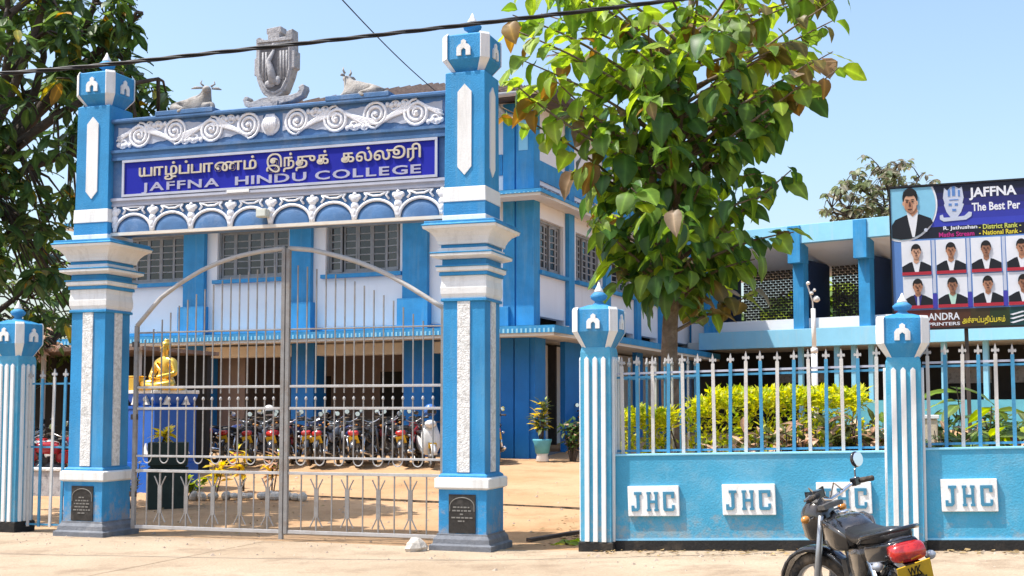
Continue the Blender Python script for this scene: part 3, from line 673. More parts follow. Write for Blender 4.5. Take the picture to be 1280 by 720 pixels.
def window(parent, a, c, z0, z1, face, axis='x', n=5, rows=6, sill=True, seed=0):
    """window as a part of its building: frame, sill, casements and panes; axis x = front wall, y = side wall"""
    w, h = c-a, z1-z0
    b = MB(); f = .06
    b.box(0, f, -.06, .06, 0, h).box(w-f, w, -.06, .06, 0, h).box(f, w-f, -.058, .058, 0, f).box(f, w-f, -.058, .058, h-f, h)
    o = b.build('window', M['wood_grey'], parent)
    o.matrix_local = Matrix.Translation((a, face+.14, z0)) if axis == 'x' else Matrix.Translation((face-.14, a, z0)) @ Matrix.Rotation(pi/2, 4, 'Z')
    cw = (w-2*f)/n; k = (round(cw, 3), round(h, 3), rows)
    if k not in _cm: _cm[k] = (casement_mesh(cw-.006, h-2*f, rows), MB().box(.03, cw-.036, .0, .006, .05, h-2*f-.05).mesh('pane', M['glass']))
    rnd = random.Random(seed)
    for i in range(n):
        r_ = rnd.uniform(-.05, .05) if rnd.random() < .6 else rnd.choice((-.5, .35))*.4
        inst(_cm[k][0], 'casement', o, (f+cw*i+.003, 0, f), (0,0,r_)); inst(_cm[k][1], 'pane', o, (f+cw*i+.003, .004, f), (0,0,r_))
    if sill:
        MB().box(-.08, w+.08, -.26, -.062, -.10, -.005).build('sill', M['blue'], o, bevel=.006)
    return o
sbld = thing('school_building', 'white and blue two storey school block behind the gate', 'school building', (BO[0], BO[1], 0), -BA)
UL = -13.2; VD = 14.6
fw = [(-12.2,-10.04,5.05,6.36),(-8.98,-6.77,5.05,6.36),(-5.68,-3.55,5.05,6.36),(-2.3,-1.15,5.05,6.36)]
fw2 = [(-12.0,-10.2,6.74,7.02),(-8.9,-6.9,6.74,7.02),(-5.6,-3.6,6.74,7.02),(-2.5,-.95,6.74,7.08)]
MB_ = MB()
holes_wall(MB_, UL, 0, 3.45, 8.95, fw+fw2, 0, .22).build('front_wall', M['wall_white'], sbld)
sw = [(.28,1.95,4.95,6.2),(2.85,4.85,4.95,6.2),(5.6,7.6,4.95,6.2),(8.3,10.1,4.95,6.2),(10.9,13.6,4.95,6.2)]
sw2 = [(.15,1.75,6.72,7.0),(2.75,4.4,6.72,7.0),(5.6,7.3,6.72,7.0),(8.3,9.8,6.72,7.0),(10.9,13.3,6.72,7.0)]
sw3 = [(.12,2.0,3.56,3.86),(2.5,4.9,3.56,3.86),(5.4,7.7,3.56,3.86),(8.2,10.1,3.56,3.86),(10.7,13.9,3.56,3.86)]
holes_wall(MB(), .22, VD, 3.45, 8.95, sw+sw2+sw3, -.22, -.002, 'y').build('side_wall', M['wall_white'], sbld)
MB().box(UL, UL+.22, .22, VD, .2, 8.95).build('end_wall', M['wall_white'], sbld)
MB().box(UL, -.0, VD, VD+.22, .2, 8.95).build('back_wall', M['wall_white'], sbld)
MB().box(UL+.24, -.24, .6, VD-.05, 3.46, 3.6).build('upper_floor', M['soffit'], sbld)
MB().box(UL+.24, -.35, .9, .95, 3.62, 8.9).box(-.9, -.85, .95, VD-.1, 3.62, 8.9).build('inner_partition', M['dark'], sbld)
for i, h in enumerate(fw): window(sbld, *h, 0, 'x', seed=i)
for i, h in enumerate(sw): window(sbld, *h, 0, 'y', n=5, seed=10+i)
# clerestory slats
for hs, ax in ((fw2, 'x'), (sw2, 'y')):
    for a, c, z0, z1 in hs:
        n = 6; b = MB()
        for k in range(1, n):
            p = a+(c-a)*k/n
            if ax == 'x': b.box(p-.035, p+.035, .04, .2, z0, z1)
            else: b.box(-.2, -.04, p-.035, p+.035, z0, z1)
        b.build('vent_mullion', M['wall_white'], sbld)
# bands and pilasters
def fbox(name, u0, u1, v0, v1, z0, z1, m='blue', bev=.008): return MB().box(u0, u1, v0, v1, z0, z1).build(name, M[m], sbld, bevel=bev)
fbox('string_band', UL, -.8, -.03, .0, 7.22, 7.72); fbox('string_band', 0, .03, .25, VD, 7.1, 7.58)
fbox('skirting_band', UL, -.99, -.05, .0, 3.56, 3.72); 
for u0, u1 in ((-13.2,-12.75),(-9.97,-9.30),(-6.67,-6.03),(-3.42,-2.74)):
    fbox('pilaster', u0, u1, -.14, 0, 4.34, 8.95); fbox('pilaster_base', u0-.1, u1+.06, -.22, 0, 3.56, 4.36)
# corner pier with a groove and a pale panel
fbox('corner_pier', -.74, -.44, -.14, 0, 3.56, 8.9); fbox('corner_pier', -.40, .05, -.14, .25, 3.56, 8.9); fbox('pier_groove', -.44, -.40, -.10, 0, 3.56, 8.9, 'blue_deep', 0)
fbox('pier_panel', -.33, -.10, -.156, -.138, 7.75, 8.62, 'blue_pale', 0); fbox('pier_base', -1.0, -.56, -.24, -.0, 3.56, 4.06)
for v in (2.27,5.15,7.95,10.4,14.2): MB().box(0, .11, v-.2, v+.2, 3.5, 8.95).build('side_pilaster', M['blue'], sbld, bevel=.008)
# ledges with toothed edge
def ledge(v0, u1, z0, z1, name, teeth, slope=.0):
    prof = lambda o: [(-o,z0),(-o,z1-.02),(-.0,z1+.06),(0.0,z0+.05)]
    b = MB()
    F = v0
    b.prism([(-F,z0),(-F,z1),(-.02,z1+.05),(-.02,z0+.03)], UL-.3, u1, 'yz')
    s_ = b.build(name, M['soffit'], sbld)
    b = MB(); b.add([(.02,-.02,z0+.03),(u1,-F,z0),(u1,-F,z1),(.02,-.02,z1+.05),(.02,VD,z0+.03),(u1,VD,z0),(u1,VD,z1),(.02,VD,z1+.05)], [(0,1,2,3),(7,6,5,4),(0,4,5,1),(1,5,6,2),(2,6,7,3),(3,7,4,0)])
    b.build(name, M['soffit'], sbld)
    b = MB().box(UL-.3, u1+.012, -F-.03, -F-.001, z0+.07, z1+.015).box(u1+.001, u1+.03, -F-.03, VD, z0+.07, z1+.015).build(name+'_fascia', M['blue'], sbld)
    c = MB().add([(UL-.3,-F-.03,z1+.02),(u1+.03,-F-.03,z1+.02),(.02,-.0,z1+.075),(UL-.3,0,z1+.075)], [(0,1,2,3)]).add([(u1+.03,-F-.03,z1+.02),(u1+.03,VD,z1+.02),(.02,VD,z1+.075),(.02,0,z1+.075)], [(0,1,2,3)])
    c.build(name+'_top', M['blue'], sbld)
    b = MB(); u = UL-.25
    while u < u1: b.box(u, u+.045, -F-.036, -F-.028, z0+.075, z1-.05); u += .11
    v = -F
    while v < VD and teeth: b.box(u1+.028, u1+.036, v, v+.045, z0+.075, z1-.05); v += .13
    tag(b.build(name+'_teeth', M['blue_pale'], sbld), kind='stuff')
ledge(1.0, .88, 3.31, 3.53, 'ledge', False)
ledge(.85, .50, 6.53, 6.67, 'sun_shade', False)
# ground floor: verandah
for u0, u1 in ((-13.2,-12.6),(-9.95,-9.35),(-6.66,-5.99),(-3.44,-2.66)): fbox('verandah_column', u0, u1, 0, .6, .2, 3.34, 'blue_deep')
for u0, u1, v0 in ((-.84,-.50,-.06),(-.46,-.10,-.10),(-.10,.04,-.04)): fbox('verandah_column', u0, u1, v0, .62, .2, 3.34, 'blue_deep')
fbox('verandah_beam', UL, 0, .05, .55, 3.02, 3.30, 'soffit')
dh = [(-11.9,-10.9,.2,2.5),(-8.5,-7.3,.9,2.6),(-5.75,-5.05,.2,2.7),(-2.3,-1.2,.2,2.6)]
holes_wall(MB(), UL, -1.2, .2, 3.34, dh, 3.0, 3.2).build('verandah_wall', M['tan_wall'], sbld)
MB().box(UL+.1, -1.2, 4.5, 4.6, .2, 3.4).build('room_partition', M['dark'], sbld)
for a, c, z0, z1 in dh[1:3]: MB().box(a, c, 3.1, 3.14, z0, z1).build('door' if z0 < .5 else 'shutter', M['dark'], sbld)
MB().box(-11.2, -8.55, .7, .85, .2, 3.3).build('screen_wall', M['tan_wall'], sbld)
fbox('verandah_floor', UL, -.02, .05, 4.5, .1, .60, 'plinth', 0)
# ground floor along the side
holes_wall(MB(), .3, VD, .2, 3.4, [(1.5,2.5,.2,2.7),(6,7,.2,2.7)], -1.6, -1.42, 'y').build('side_room_wall', M['wall_white'], sbld)
MB().box(-1.58, -1.52, 1.5, 2.5, .2, 2.7).build('door', M['roof_edge'], sbld); MB().box(-1.58, -1.52, 6, 7, .2, 2.7).build('door', M['roof_edge'], sbld)
for v0, v1 in ((1.95,3.15),(5.0,5.6),(7.9,8.5),(10.6,11.2),(13.6,14.4)): MB().box(-.10, .04, v0, v1, .2, 3.34).build('side_column', M['blue_deep'], sbld, bevel=.01)
MB().box(-1.4, -.03, .3, VD, .1, .62).build('side_floor', M['plinth'], sbld)
# roof: hipped, tiled, dark eaves
ze = 8.98; ov = .75; rz = 11.15; vm = 5.2
e = [(UL-ov,-ov,ze),(ov,-ov,ze),(ov,VD+ov,ze),(UL-ov,VD+ov,ze)]
rd = [(UL+5.5,vm,rz),(-5.3,vm,rz),(-5.3,VD-5,rz),(UL+5.5,VD-5,rz)]
b = MB().add(e+rd, [(0,1,5,4),(1,2,6,5),(2,3,7,6),(3,0,4,7),(4,5,6,7)]); b.build('roof', M['roof'], sbld)
b = MB().add([(p[0],p[1],p[2]-.03) for p in e], [(3,2,1,0)]); b.build('eave_soffit', M['roof_edge'], sbld)
b = MB().box(UL-ov, ov, -ov-.03, -ov, ze-.12, ze+.06).box(ov, ov+.03, -ov-.03, VD+ov, ze-.12, ze+.06); b.build('eave_board', M['roof_edge'], sbld)
b = MB()
for k in range(40):                                        # tile courses lifted as rolls down the front slope
    u = UL-ov+.2+k*(13.2+2*ov-.4)/39; q = min(1, max(0, min((u-(UL-ov))/(5.5+ov), (ov-u)/(5.3+ov))))
    if q > .03: b.tube([(u,-ov-.02,ze+.04),(u,-ov+(vm+ov)*q,ze+.04+(rz-ze)*q)], .045, 5)
b.build('tile_roll', M['roof'], sbld)
b = MB().tube([(-.95,-.5,8.85),(-.75,-.45,8.8),(-.62,-.3,8.6),(-.3,-.28,8.5)], .055, 8).tube([(UL-ov,-ov-.07,ze-.04),(ov,-ov-.07,ze-.04)], .06, 8)
b.build('gutter_pipe', M['pipe'], sbld, smooth=True)
# ------------------------------------------------------------------ classroom wing with deep canopy and brick lattice
wing = thing('classroom_wing', 'two storey wing with pale blue canopy and brick lattice', 'school wing', (WO[0], WO[1], 0), -WA)
def wbox(name, u0, u1, v0, v1, z0, z1, m, bev=0): return MB().box(u0, u1, v0, v1, z0, z1).build(name, M[m], wing, bevel=bev)
UE = 15.5
M['navy_dk'] = mat('dark_navy', (.012,.03,.085), .6, .15, 3)  # even dark navy for the cross walls, much darker than the pillars
wbox('ledge_fascia', -.05, UE, -.25, -.0, 3.63, 4.19, 'blue_pale', .01); wbox('balcony_floor', -.6, UE, .0, 4.2, 3.66, 3.9, 'soffit')
wbox('parapet', -.6, UE, .25, .4, 3.9, 4.55, 'wall_white')
WP = [(.08,.42),(3.27,3.63),(5.42,5.78),(8.5,8.86),(11.6,11.96),(14.7,15.06)]
for u0, u1 in WP:
    wbox('pillar', u0, u1, -.12, .24, 4.19, 6.3, 'blue', .008); wbox('pillar_cap', u0-.03, u1+.03, -.42, .2, 6.25, 7.42 if u0 < 14 else 7.42, 'blue', .01)
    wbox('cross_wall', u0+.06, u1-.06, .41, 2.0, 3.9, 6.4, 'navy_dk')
wbox('canopy_fascia', -1.2, UE, -.36, -.1, 6.86, 7.44, 'blue_pale', .01)
MB().prism([(-.1,6.86),(-.1,7.40),(4.4,7.40),(4.4,6.3),(2.2,6.3)], -1.2, UE, 'yz').build('canopy', M['wall_white'], wing)
# lattice: staggered bricks with real gaps
lat = MB(); bw, bh, gx, gz = .125, .060, .060, .045
for (a, c) in ((.45,3.25),(3.65,5.4),(5.8,8.48),(8.88,11.58)):
    r_ = 0; z = 4.62
    while z < 6.3:
        u = a-(bw+gx)*.5*(r_ % 2)
        while u < c:
            lat.box(max(a, u), min(c, u+bw), 2.0, 2.1, z, z+bh); u += bw+gx
        lat.box(a, c, 2.02, 2.08, z+bh, z+bh+.014)
        z += bh+gz*.62; r_ += 1
tag(lat.build('brick_lattice', M['brick_dk'], wing), kind='stuff')
wbox('lattice_sill', -.6, UE, 1.95, 2.12, 3.9, 4.62, 'brick_dk')
wbox('back_parapet', -.6, UE, 4.05, 4.2, 3.9, 4.5, 'wall_white')
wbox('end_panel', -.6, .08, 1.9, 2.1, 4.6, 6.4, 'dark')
# ground floor
for u in (3.3,4.5,5.05,5.6,7.8,9.0,10.4,12): wbox('ground_column', u, u+.14, .1, .24, .3, 3.66, 'blue_pale')
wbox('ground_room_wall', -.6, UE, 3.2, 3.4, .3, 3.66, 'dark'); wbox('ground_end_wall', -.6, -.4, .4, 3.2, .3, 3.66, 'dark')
wbox('dwarf_wall', 4.2, UE, -.15, .05, .3, 1.95, 'pot_blue')
for u0, u1, z0, z1 in ((2.2,2.9,2.6,3.1),(1.2,1.9,2.6,3.1),(6.8,8.3,2.5,3.0),(9,10.3,2.5,3.0)): wbox('notice_board', u0, u1, 3.12, 3.19, z0, z1, 'grey_stone')
# ------------------------------------------------------------------ motorcycles
M.update(
 bk_black=mat('black_gloss_paint', (.012,.012,.014), .2, .2, 6, 0, coat=.9, stain=(.14,.10,.07), sscale=6, sedge=(.52,.75), samt=.3),
 bk_panel=mat('dusty_bronze_grey_paint', (.045,.036,.028), .22, .25, 5, 0, coat=.9, stain=(.24,.17,.10), sscale=5, sedge=(.5,.7), samt=.5),
 bk_red=mat('red_gloss_paint', (.42,.02,.025), .25, .12, 5, 0, coat=.5, stain=(.3,.16,.1), sscale=6, samt=.3),
 bk_blue=mat('dark_blue_gloss_paint', (.02,.04,.16), .25, .12, 5, 0, coat=.5),
 bk_white=mat('white_gloss_paint', (.66,.66,.64), .28, .06, 5, 0, coat=.5, stain=(.4,.36,.3), sscale=5, samt=.4),
 bk_silver=mat('silver_paint', (.42,.43,.45), .3, .1, 5, 0, metal=.4, coat=.4),
 seat=mat('black_vinyl_seat', (.018,.017,.018), .36, .2, 8, .25, 70, stain=(.15,.12,.09), sscale=4, sedge=(.5,.75), samt=.35),
 rubber=mat('tyre_rubber', (.030,.028,.026), .85, .25, 10, .5, 60, stain=(.27,.19,.12), sscale=5, sedge=(.42,.62), samt=.7),
 alloy=mat('alloy_metal', (.42,.42,.42), .35, .15, 10, 0, metal=.8),
 chrome=mat('chrome', (.75,.75,.76), .10, .05, 5, 0, metal=1),
 mirror=mat('mirror_glass', (.80,.83,.90), .04, .02, 3, 0, metal=1),
 engine=mat('engine_casting', (.13,.125,.12), .5, .25, 12, .2, 50, metal=.4, stain=(.22,.16,.1), sscale=8, samt=.5),
 lamp_red=mat('red_lamp_lens', (.62,.022,.012), .10, .15, 14, 0, spec=.7, coat=.7, stain=(.22,.006,.006), sscale=16, sedge=(.45,.55), samt=.7),
 lamp_clear=mat('clear_lamp_lens', (.55,.58,.64), .08, .1, 20, 0, spec=.8, coat=.8),
 amber=mat('amber_lens', (.55,.22,.04), .12, .1, 10, 0, coat=.5),
 plate=mat('yellow_number_plate', (.66,.40,.025), .4, .08, 8, 0, stain=(.4,.24,.04), sscale=10, samt=.5),
 plate_ink=mat('plate_ink', (.02,.018,.015), .5, .1),
)
def xz_loft(b, secs, n=14, p=2.4):
    """sections along x: (x, half width, z low, z high, centre y); superellipse outline"""
    rs = []
    for s_ in secs:
        x, w, z0, z1 = s_[:4]; cy = s_[4] if len(s_) > 4 else 0; zc, h = (z0+z1)/2, (z1-z0)/2
        r = []
        for i in range(n):
            a = 2*pi*i/n; ca, sa = cos(a), sin(a)
            r.append((x, cy+w*math.copysign(abs(ca)**(2/p), ca), zc+h*math.copysign(abs(sa)**(2/p), sa)))
        rs.append(r)
    return b.rings(rs)
def wheel(t, ax, az, Rr, tw, T=None, disc=False):
    def mk(): 
        b = MB(); b.T = T; return b
    b = mk(); n = 28; rs = []
    for i in range(n):
        a = 2*pi*i/n; rs.append([(ax+(Rr-tw+tw*cos(q)*1.0)*cos(a), tw*.9*sin(q), az+(Rr-tw+tw*cos(q))*sin(a)) for q in fr(0, 2*pi*7/8, 7)])
    vs = [p for r in rs for p in r]; b.add(vs, [(i*8+k, i*8+(k+1) % 8, ((i+1) % n)*8+(k+1) % 8, ((i+1) % n)*8+k) for i in range(n) for k in range(8)])
    w = b.build('wheel', M['rubber'], t, smooth=True)
    b = mk(); n = 24; r0 = Rr-tw*1.7; rs = []
    for i in range(n):
        a = 2*pi*i/n; rs.append([(ax+r*cos(a), y, az+r*sin(a)) for r, y in ((r0-.02,-.018),(r0+.012,-.026),(r0+.012,.026),(r0-.02,.018))])
    vs = [p for r in rs for p in r]; b.add(vs, [(i*4+k, i*4+(k+1) % 4, ((i+1) % n)*4+(k+1) % 4, ((i+1) % n)*4+k) for i in range(n) for k in range(4)])
    b.build('rim', M['alloy'], w, smooth=True)
    b = mk()
    for k in range(5):
        a = 2*pi*k/5+.3
        for s_ in (-.09, .09): b.rod((ax+.05*cos(a+s_*3), 0, az+.05*sin(a+s_*3)), (ax+r0*cos(a+s_), 0, az+r0*sin(a+s_)), .011, 5)
    b.build('spokes', M['alloy'], w)
    b = mk(); b.rings([[(ax+r*cos(q), y, az+r*sin(q)) for q in fr(0, 2*pi*13/14, 13)] for r, y in ((.03,-.07),(.065,-.05),(.07,.05),(.03,.07))]); b.build('hub', M['engine'], w, smooth=True)
    return w
def motorcycle(name, label, body, panel, group, loc=(0,0,0), rz=0, lean=-.13, steer=.6, cat='motorcycle', rows=('WK','7026'), two_mirrors=True):
    t = thing(name, label, cat, loc, 0, group); t.rotation_euler = Matrix.Rotation(rz, 3, 'Z').to_euler(); t.rotation_mode = 'ZYX'; t.rotation_euler = (lean, 0, rz)
    t.rotation_mode = 'XYZ'; t.rotation_euler = (Matrix.Rotation(rz, 3, 'Z') @ Matrix.Rotation(lean, 3, 'X')).to_euler()
    pv = Vector((.42, 0, 0)); ST = Matrix.Translation(pv) @ Matrix.Rotation(steer, 4, 'Z') @ Matrix.Translation(-pv)
    def N(T=None):
        b = MB(); b.T = T; return b
    wheel(t, -.60, .30, .30, .052); wheel(t, .66, .30, .30, .045, ST)
    # fork, front guard
    for s_ in (-1, 1):
        N(ST).tube([(.66,.085*s_,.30),(.60,.085*s_,.45),(.46,.085*s_,.86)], [.026,.026,.018], 8).build('fork_leg', M['alloy'], t, smooth=True)
    b = N(ST); rs = []
    for a in fr(R(18), R(150), 10):
        r = .345; rs.append([(.66+(r-d)*cos(a), y, .30+(r-d)*sin(a)) for y, d in ((-.062,.035),(-.05,.006),(0,0),(.05,.006),(.062,.035),(0,.012))])
    b.rings(rs).build('front_mudguard', M[body], t, smooth=True)
    N(ST).box(.40,.47,-.10,.10,.80,.83).box(.40,.46,-.10,.10,.90,.93).build('fork_clamp', M['engine'], t)
    # cowl, lamp, visor, instruments
    b = N(ST); b.rings([[(x, y*w, zc+z*h) for y, z in ((-.9,-.75),(-.5,-1),(.5,-1),(.9,-.75),(1,.1),(.8,.8),(.35,1),(-.35,1),(-.8,.8),(-1,.1))] for x, w, h, zc in ((.47,.085,.11,.83),(.53,.11,.145,.82),(.60,.105,.14,.81),(.645,.08,.105,.80))])
    cw = b.build('headlamp_cowl', M[panel], t, smooth=True)
    N(ST).ell((.63,0,.80), (.04,.072,.075), 14, 8).build('headlamp', M['lamp_clear'], t, smooth=True)
    N(ST).prism([(-.10,.95),(-.095,1.03),(-.05,1.02),(.05,1.02),(.095,1.03),(.10,.95)], .535, .548, 'yz').build('visor', M['bk_black'], t)
    N(ST).rings([[(.48+dx, y, z) for y, z in ((-.06,.91),(.06,.91),(.07,.95),(.04,.968),(-.04,.968),(-.07,.95))] for dx in (0, .06)]).build('instruments', M['engine'], t)
    # bars, grips, levers, mirrors
    N(ST).tube([(.30,-.31,1.02),(.34,-.20,1.03),(.41,-.09,.97),(.42,0,.95),(.41,.09,.97),(.34,.20,1.03),(.30,.31,1.02)], .012, 8).build('handlebar', M['chrome'], t, smooth=True)
    for s_ in (-1, 1):
        N(ST).tube([(.327,.225*s_,1.028),(.297,.335*s_,1.02)], .019, 8).build('grip', M['rubber'], t, smooth=True)
        N(ST).tube([(.37,.20*s_,1.02),(.375,.25*s_,1.025),(.36,.33*s_,1.01)], .008, 6).build('lever', M['alloy'], t)
        N(ST).box(.32,.365,.20*s_-.03,.20*s_+.03,1.0,1.055).build('switch_block', M['bk_black'], t, bevel=.006)
        if s_ < 0 or two_mirrors:
            N(ST).tube([(.35,.22*s_,1.05),(.365,.25*s_,1.10),(.365,.285*s_,1.135)], .006, 6).build('mirror_stem', M['bk_black'], t)
            m = N(ST).ell((.372,.295*s_,1.165), (.022,.058,.056), 14, 8).build('mirror', M['bk_black'], t, smooth=True)
            b = N(ST); b.rings([[(x, .295*s_+.052*r*cos(q), 1.165+.050*r*sin(q)) for q in fr(0, 2*pi*15/16, 15)] for x, r in ((.352,1),(.349,.96))]); b.build('mirror_glass', M['mirror'], m)
        N(ST).tube([(.50,.12*s_,.86),(.50,.17*s_,.86)], .008, 6).build('indicator_stalk', M['bk_black'], t)
        N(ST).ell((.50,.20*s_,.86), (.03,.035,.028), 10, 6).build('indicator', M['amber'], t, smooth=True)
        N().ell((-.66,.165*s_,.66), (.032,.035,.028), 10, 6).build('indicator', M['bk_silver'], t, smooth=True)
    for s_ in (-.03, .03): N().tube([(.40,s_*3,1.0),(.55,s_*3,1.04),(.56,s_,.9),(.40,s_,.75)], .005, 5).build('control_cable', M['rubber'], t)
    # tank, seat, panels, tail
    tk = xz_loft(N(), [(.385,.045,.74,.83),(.35,.10,.69,.85),(.25,.142,.665,.88),(.12,.148,.66,.875),(.0,.12,.66,.84),(-.08,.085,.67,.80)], 16, 2.6).build('tank', M[body], t, smooth=True)
    for s_ in (-1, 1):
        xz_loft(N(), [(.36,.012,.70,.83,.10*s_),(.24,.018,.67,.86,.138*s_),(.10,.018,.665,.84,.142*s_),(-.04,.012,.67,.77,.10*s_)], 10).build('tank_panel', M[panel], tk, smooth=True)
    N().lathe([(.035,0),(.035,.015),(.028,.02)], 14, (.2,0,.875)).build('filler_cap', M['chrome'], tk)
    xz_loft(N(), [(.02,.085,.75,.83),(-.08,.12,.735,.815),(-.22,.135,.73,.805),(-.30,.14,.735,.82),(-.45,.135,.75,.835),(-.60,.115,.765,.845),(-.66,.08,.78,.84)], 14, 3).build('seat', M['seat'], t, smooth=True)
    for s_ in (-1, 1):
        xz_loft(N(), [(.0,.012,.52,.67,.10*s_),(-.12,.02,.48,.70,.125*s_),(-.28,.02,.52,.72,.13*s_),(-.34,.012,.58,.70,.12*s_)], 10).build('side_panel', M[panel], t, smooth=True)
        xz_loft(N(), [(-.30,.012,.64,.74,.12*s_),(-.45,.022,.64,.76,.12*s_),(-.62,.022,.67,.785,.10*s_),(-.72,.014,.70,.79,.075*s_)], 10).build('tail_panel', M[body], t, smooth=True)
    xz_loft(N(), [(-.58,.10,.70,.80),(-.68,.095,.70,.81),(-.74,.085,.72,.80)], 12, 3).build('tail_cowl', M[body], t, smooth=True)
    N().tube([(-.36,.145,.77),(-.46,.155,.81),(-.66,.125,.845),(-.74,.06,.86),(-.74,-.06,.86),(-.66,-.125,.845),(-.46,-.155,.81),(-.36,-.145,.77)], .014, 8).build('grab_rail', M['bk_black'], t, smooth=True)
    xz_loft(N(), [(-.70,.105,.665,.79),(-.75,.110,.665,.785),(-.79,.095,.675,.765)], 16, 3.2).build('tail_lamp', M['lamp_red'], t, smooth=True)
    N().prism([(-.62,.70),(-.60,.62),(-.78,.645),(-.80,.66)], -.05, .05, 'xz').build('plate_bracket', M['bk_black'], t)
    Tp = Matrix.Translation((-.795,0,.66)) @ Matrix.Rotation(-.10, 4, 'X') @ Matrix.Rotation(-.30, 4, 'Y')
    b = MB(); b.T = Tp; b.box(-.004,.004,-.105,.105,-.165,0); pl = b.build('number_plate', M['plate'], t)
    b = MB(); b.T = Matrix.Translation((-.56,0,.31)); 
    rs = []
    for a in fr(R(40), R(158), 8): rs.append([(-.60+.345*cos(a)*1.0, y, .30+.345*sin(a)-d) for y, d in ((-.07,.03),(-.05,0),(.05,0),(.07,.03),(0,.014))])
    MB().rings(rs).build('rear_mudguard', M['bk_black'], t, smooth=True)
    if rows:
        for txt, z, w in ((rows[0],-.072,.085),(rows[1],-.145,.15)):
            me = text_mesh(txt, 'plate_lettering', M['plate_ink'], height=.055, width=w, depth=.002, bold=.02)[0]
            inst(me, 'plate_lettering', pl).matrix_local = Tp @ Matrix.Translation((-.0045, w/2, z)) @ Matrix.Rotation(-pi/2, 4, 'Z')
    # frame, engine, exhaust, swing arm, shocks, pegs, chain case
    fb = N().tube([(.42,0,.86),(.30,0,.62),(.26,0,.34),(.0,0,.22),(-.18,0,.34),(-.16,0,.66),(-.40,0,.70)], .022, 8).tube([(.42,0,.86),(.1,0,.72),(-.16,0,.66)], .022, 8)
    for s_ in (-1, 1): fb.tube([(-.14,.07*s_,.34),(-.60,.085*s_,.30)], .02, 6)
    fb.build('frame', M['bk_black'], t, smooth=True)
    xz_loft(N(), [(.23,.06,.33,.47),(.14,.10,.25,.52),(.0,.13,.23,.50),(-.12,.10,.26,.46)], 12, 3).build('engine', M['engine'], t, smooth=True)
    for k in range(5): N().box(.16+.02*k,.17+.02*k,-.075,.075,.40,.58).build('cooling_fin', M['engine'], t)
    N().tube([(.27,-.03,.46),(.34,-.07,.38),(.28,-.11,.24),(.0,-.13,.22),(-.25,-.14,.25)], .019, 8).tube([(-.22,-.14,.25),(-.30,-.145,.26),(-.82,-.15,.33)], [.025,.042,.038], 10).build('exhaust', M['chrome'], t, smooth=True)
    for s_ in (-1, 1):
        N().tube([(-.55,.11*s_,.33),(-.42,.11*s_,.66)], .030, 8).build('shock_absorber', M['chrome'], t, smooth=True)
        N().tube([(.05,.10*s_,.24),(.05,.24*s_,.25)], .013, 6).build('footpeg', M['rubber'], t)
    N().prism([(-.12,.28),(-.12,.38),(-.62,.36),(-.66,.30),(-.60,.25)], .085, .115).build('chain_case', M['bk_black'], t)
    N().tube([(-.02,.12,.24),(-.05,.27,.02)], .012, 6).build('side_stand', M['alloy'], t)
    N().tube([(-.05,-.13,.30),(.16,-.16,.27)], .01, 6).build('pedal', M['alloy'], t)
    return t
bx, by = 2.285, 7.70
motorcycle('motorcycle', 'black dusty motorcycle on its stand before the letter plaque wall', 'bk_black', 'bk_panel', None, (bx, by, ground_z(bx, by)), R(95), -.21, .56, two_mirrors=False).scale = (.955,)*3
PK = 'motorcycles parked in front of the verandah'
def recolour(t, body, panel):
    for o in t.children_recursive if hasattr(t, 'children_recursive') else []:
        for s_ in o.material_slots:
            if s_.material == M['bk_black'] and o.name.split('.')[0] in ('tank','tail_panel','tail_cowl','front_mudguard'): s_.link = 'OBJECT'; s_.material = M[body]
            elif s_.material == M['bk_panel']: s_.link = 'OBJECT'; s_.material = M[panel]
def yard(u, v, dz=0): return on_ground(u, v, dz)
proto = motorcycle('motorcycle', 'x', 'bk_black', 'bk_panel', PK, (0,0,0), 0, -.10, .35, rows=None)
first = [True]
def place_bike(u, v, head, label, body, panel, group=PK, lean=-.10):
    t = proto if first[0] else copy_tree(proto); first[0] = False
    t.location = yard(u, v); t.rotation_euler = (Matrix.Rotation(head, 3, 'Z') @ Matrix.Rotation(lean, 3, 'X')).to_euler()
    t['label'] = label; t['group'] = group; return t
_q = []
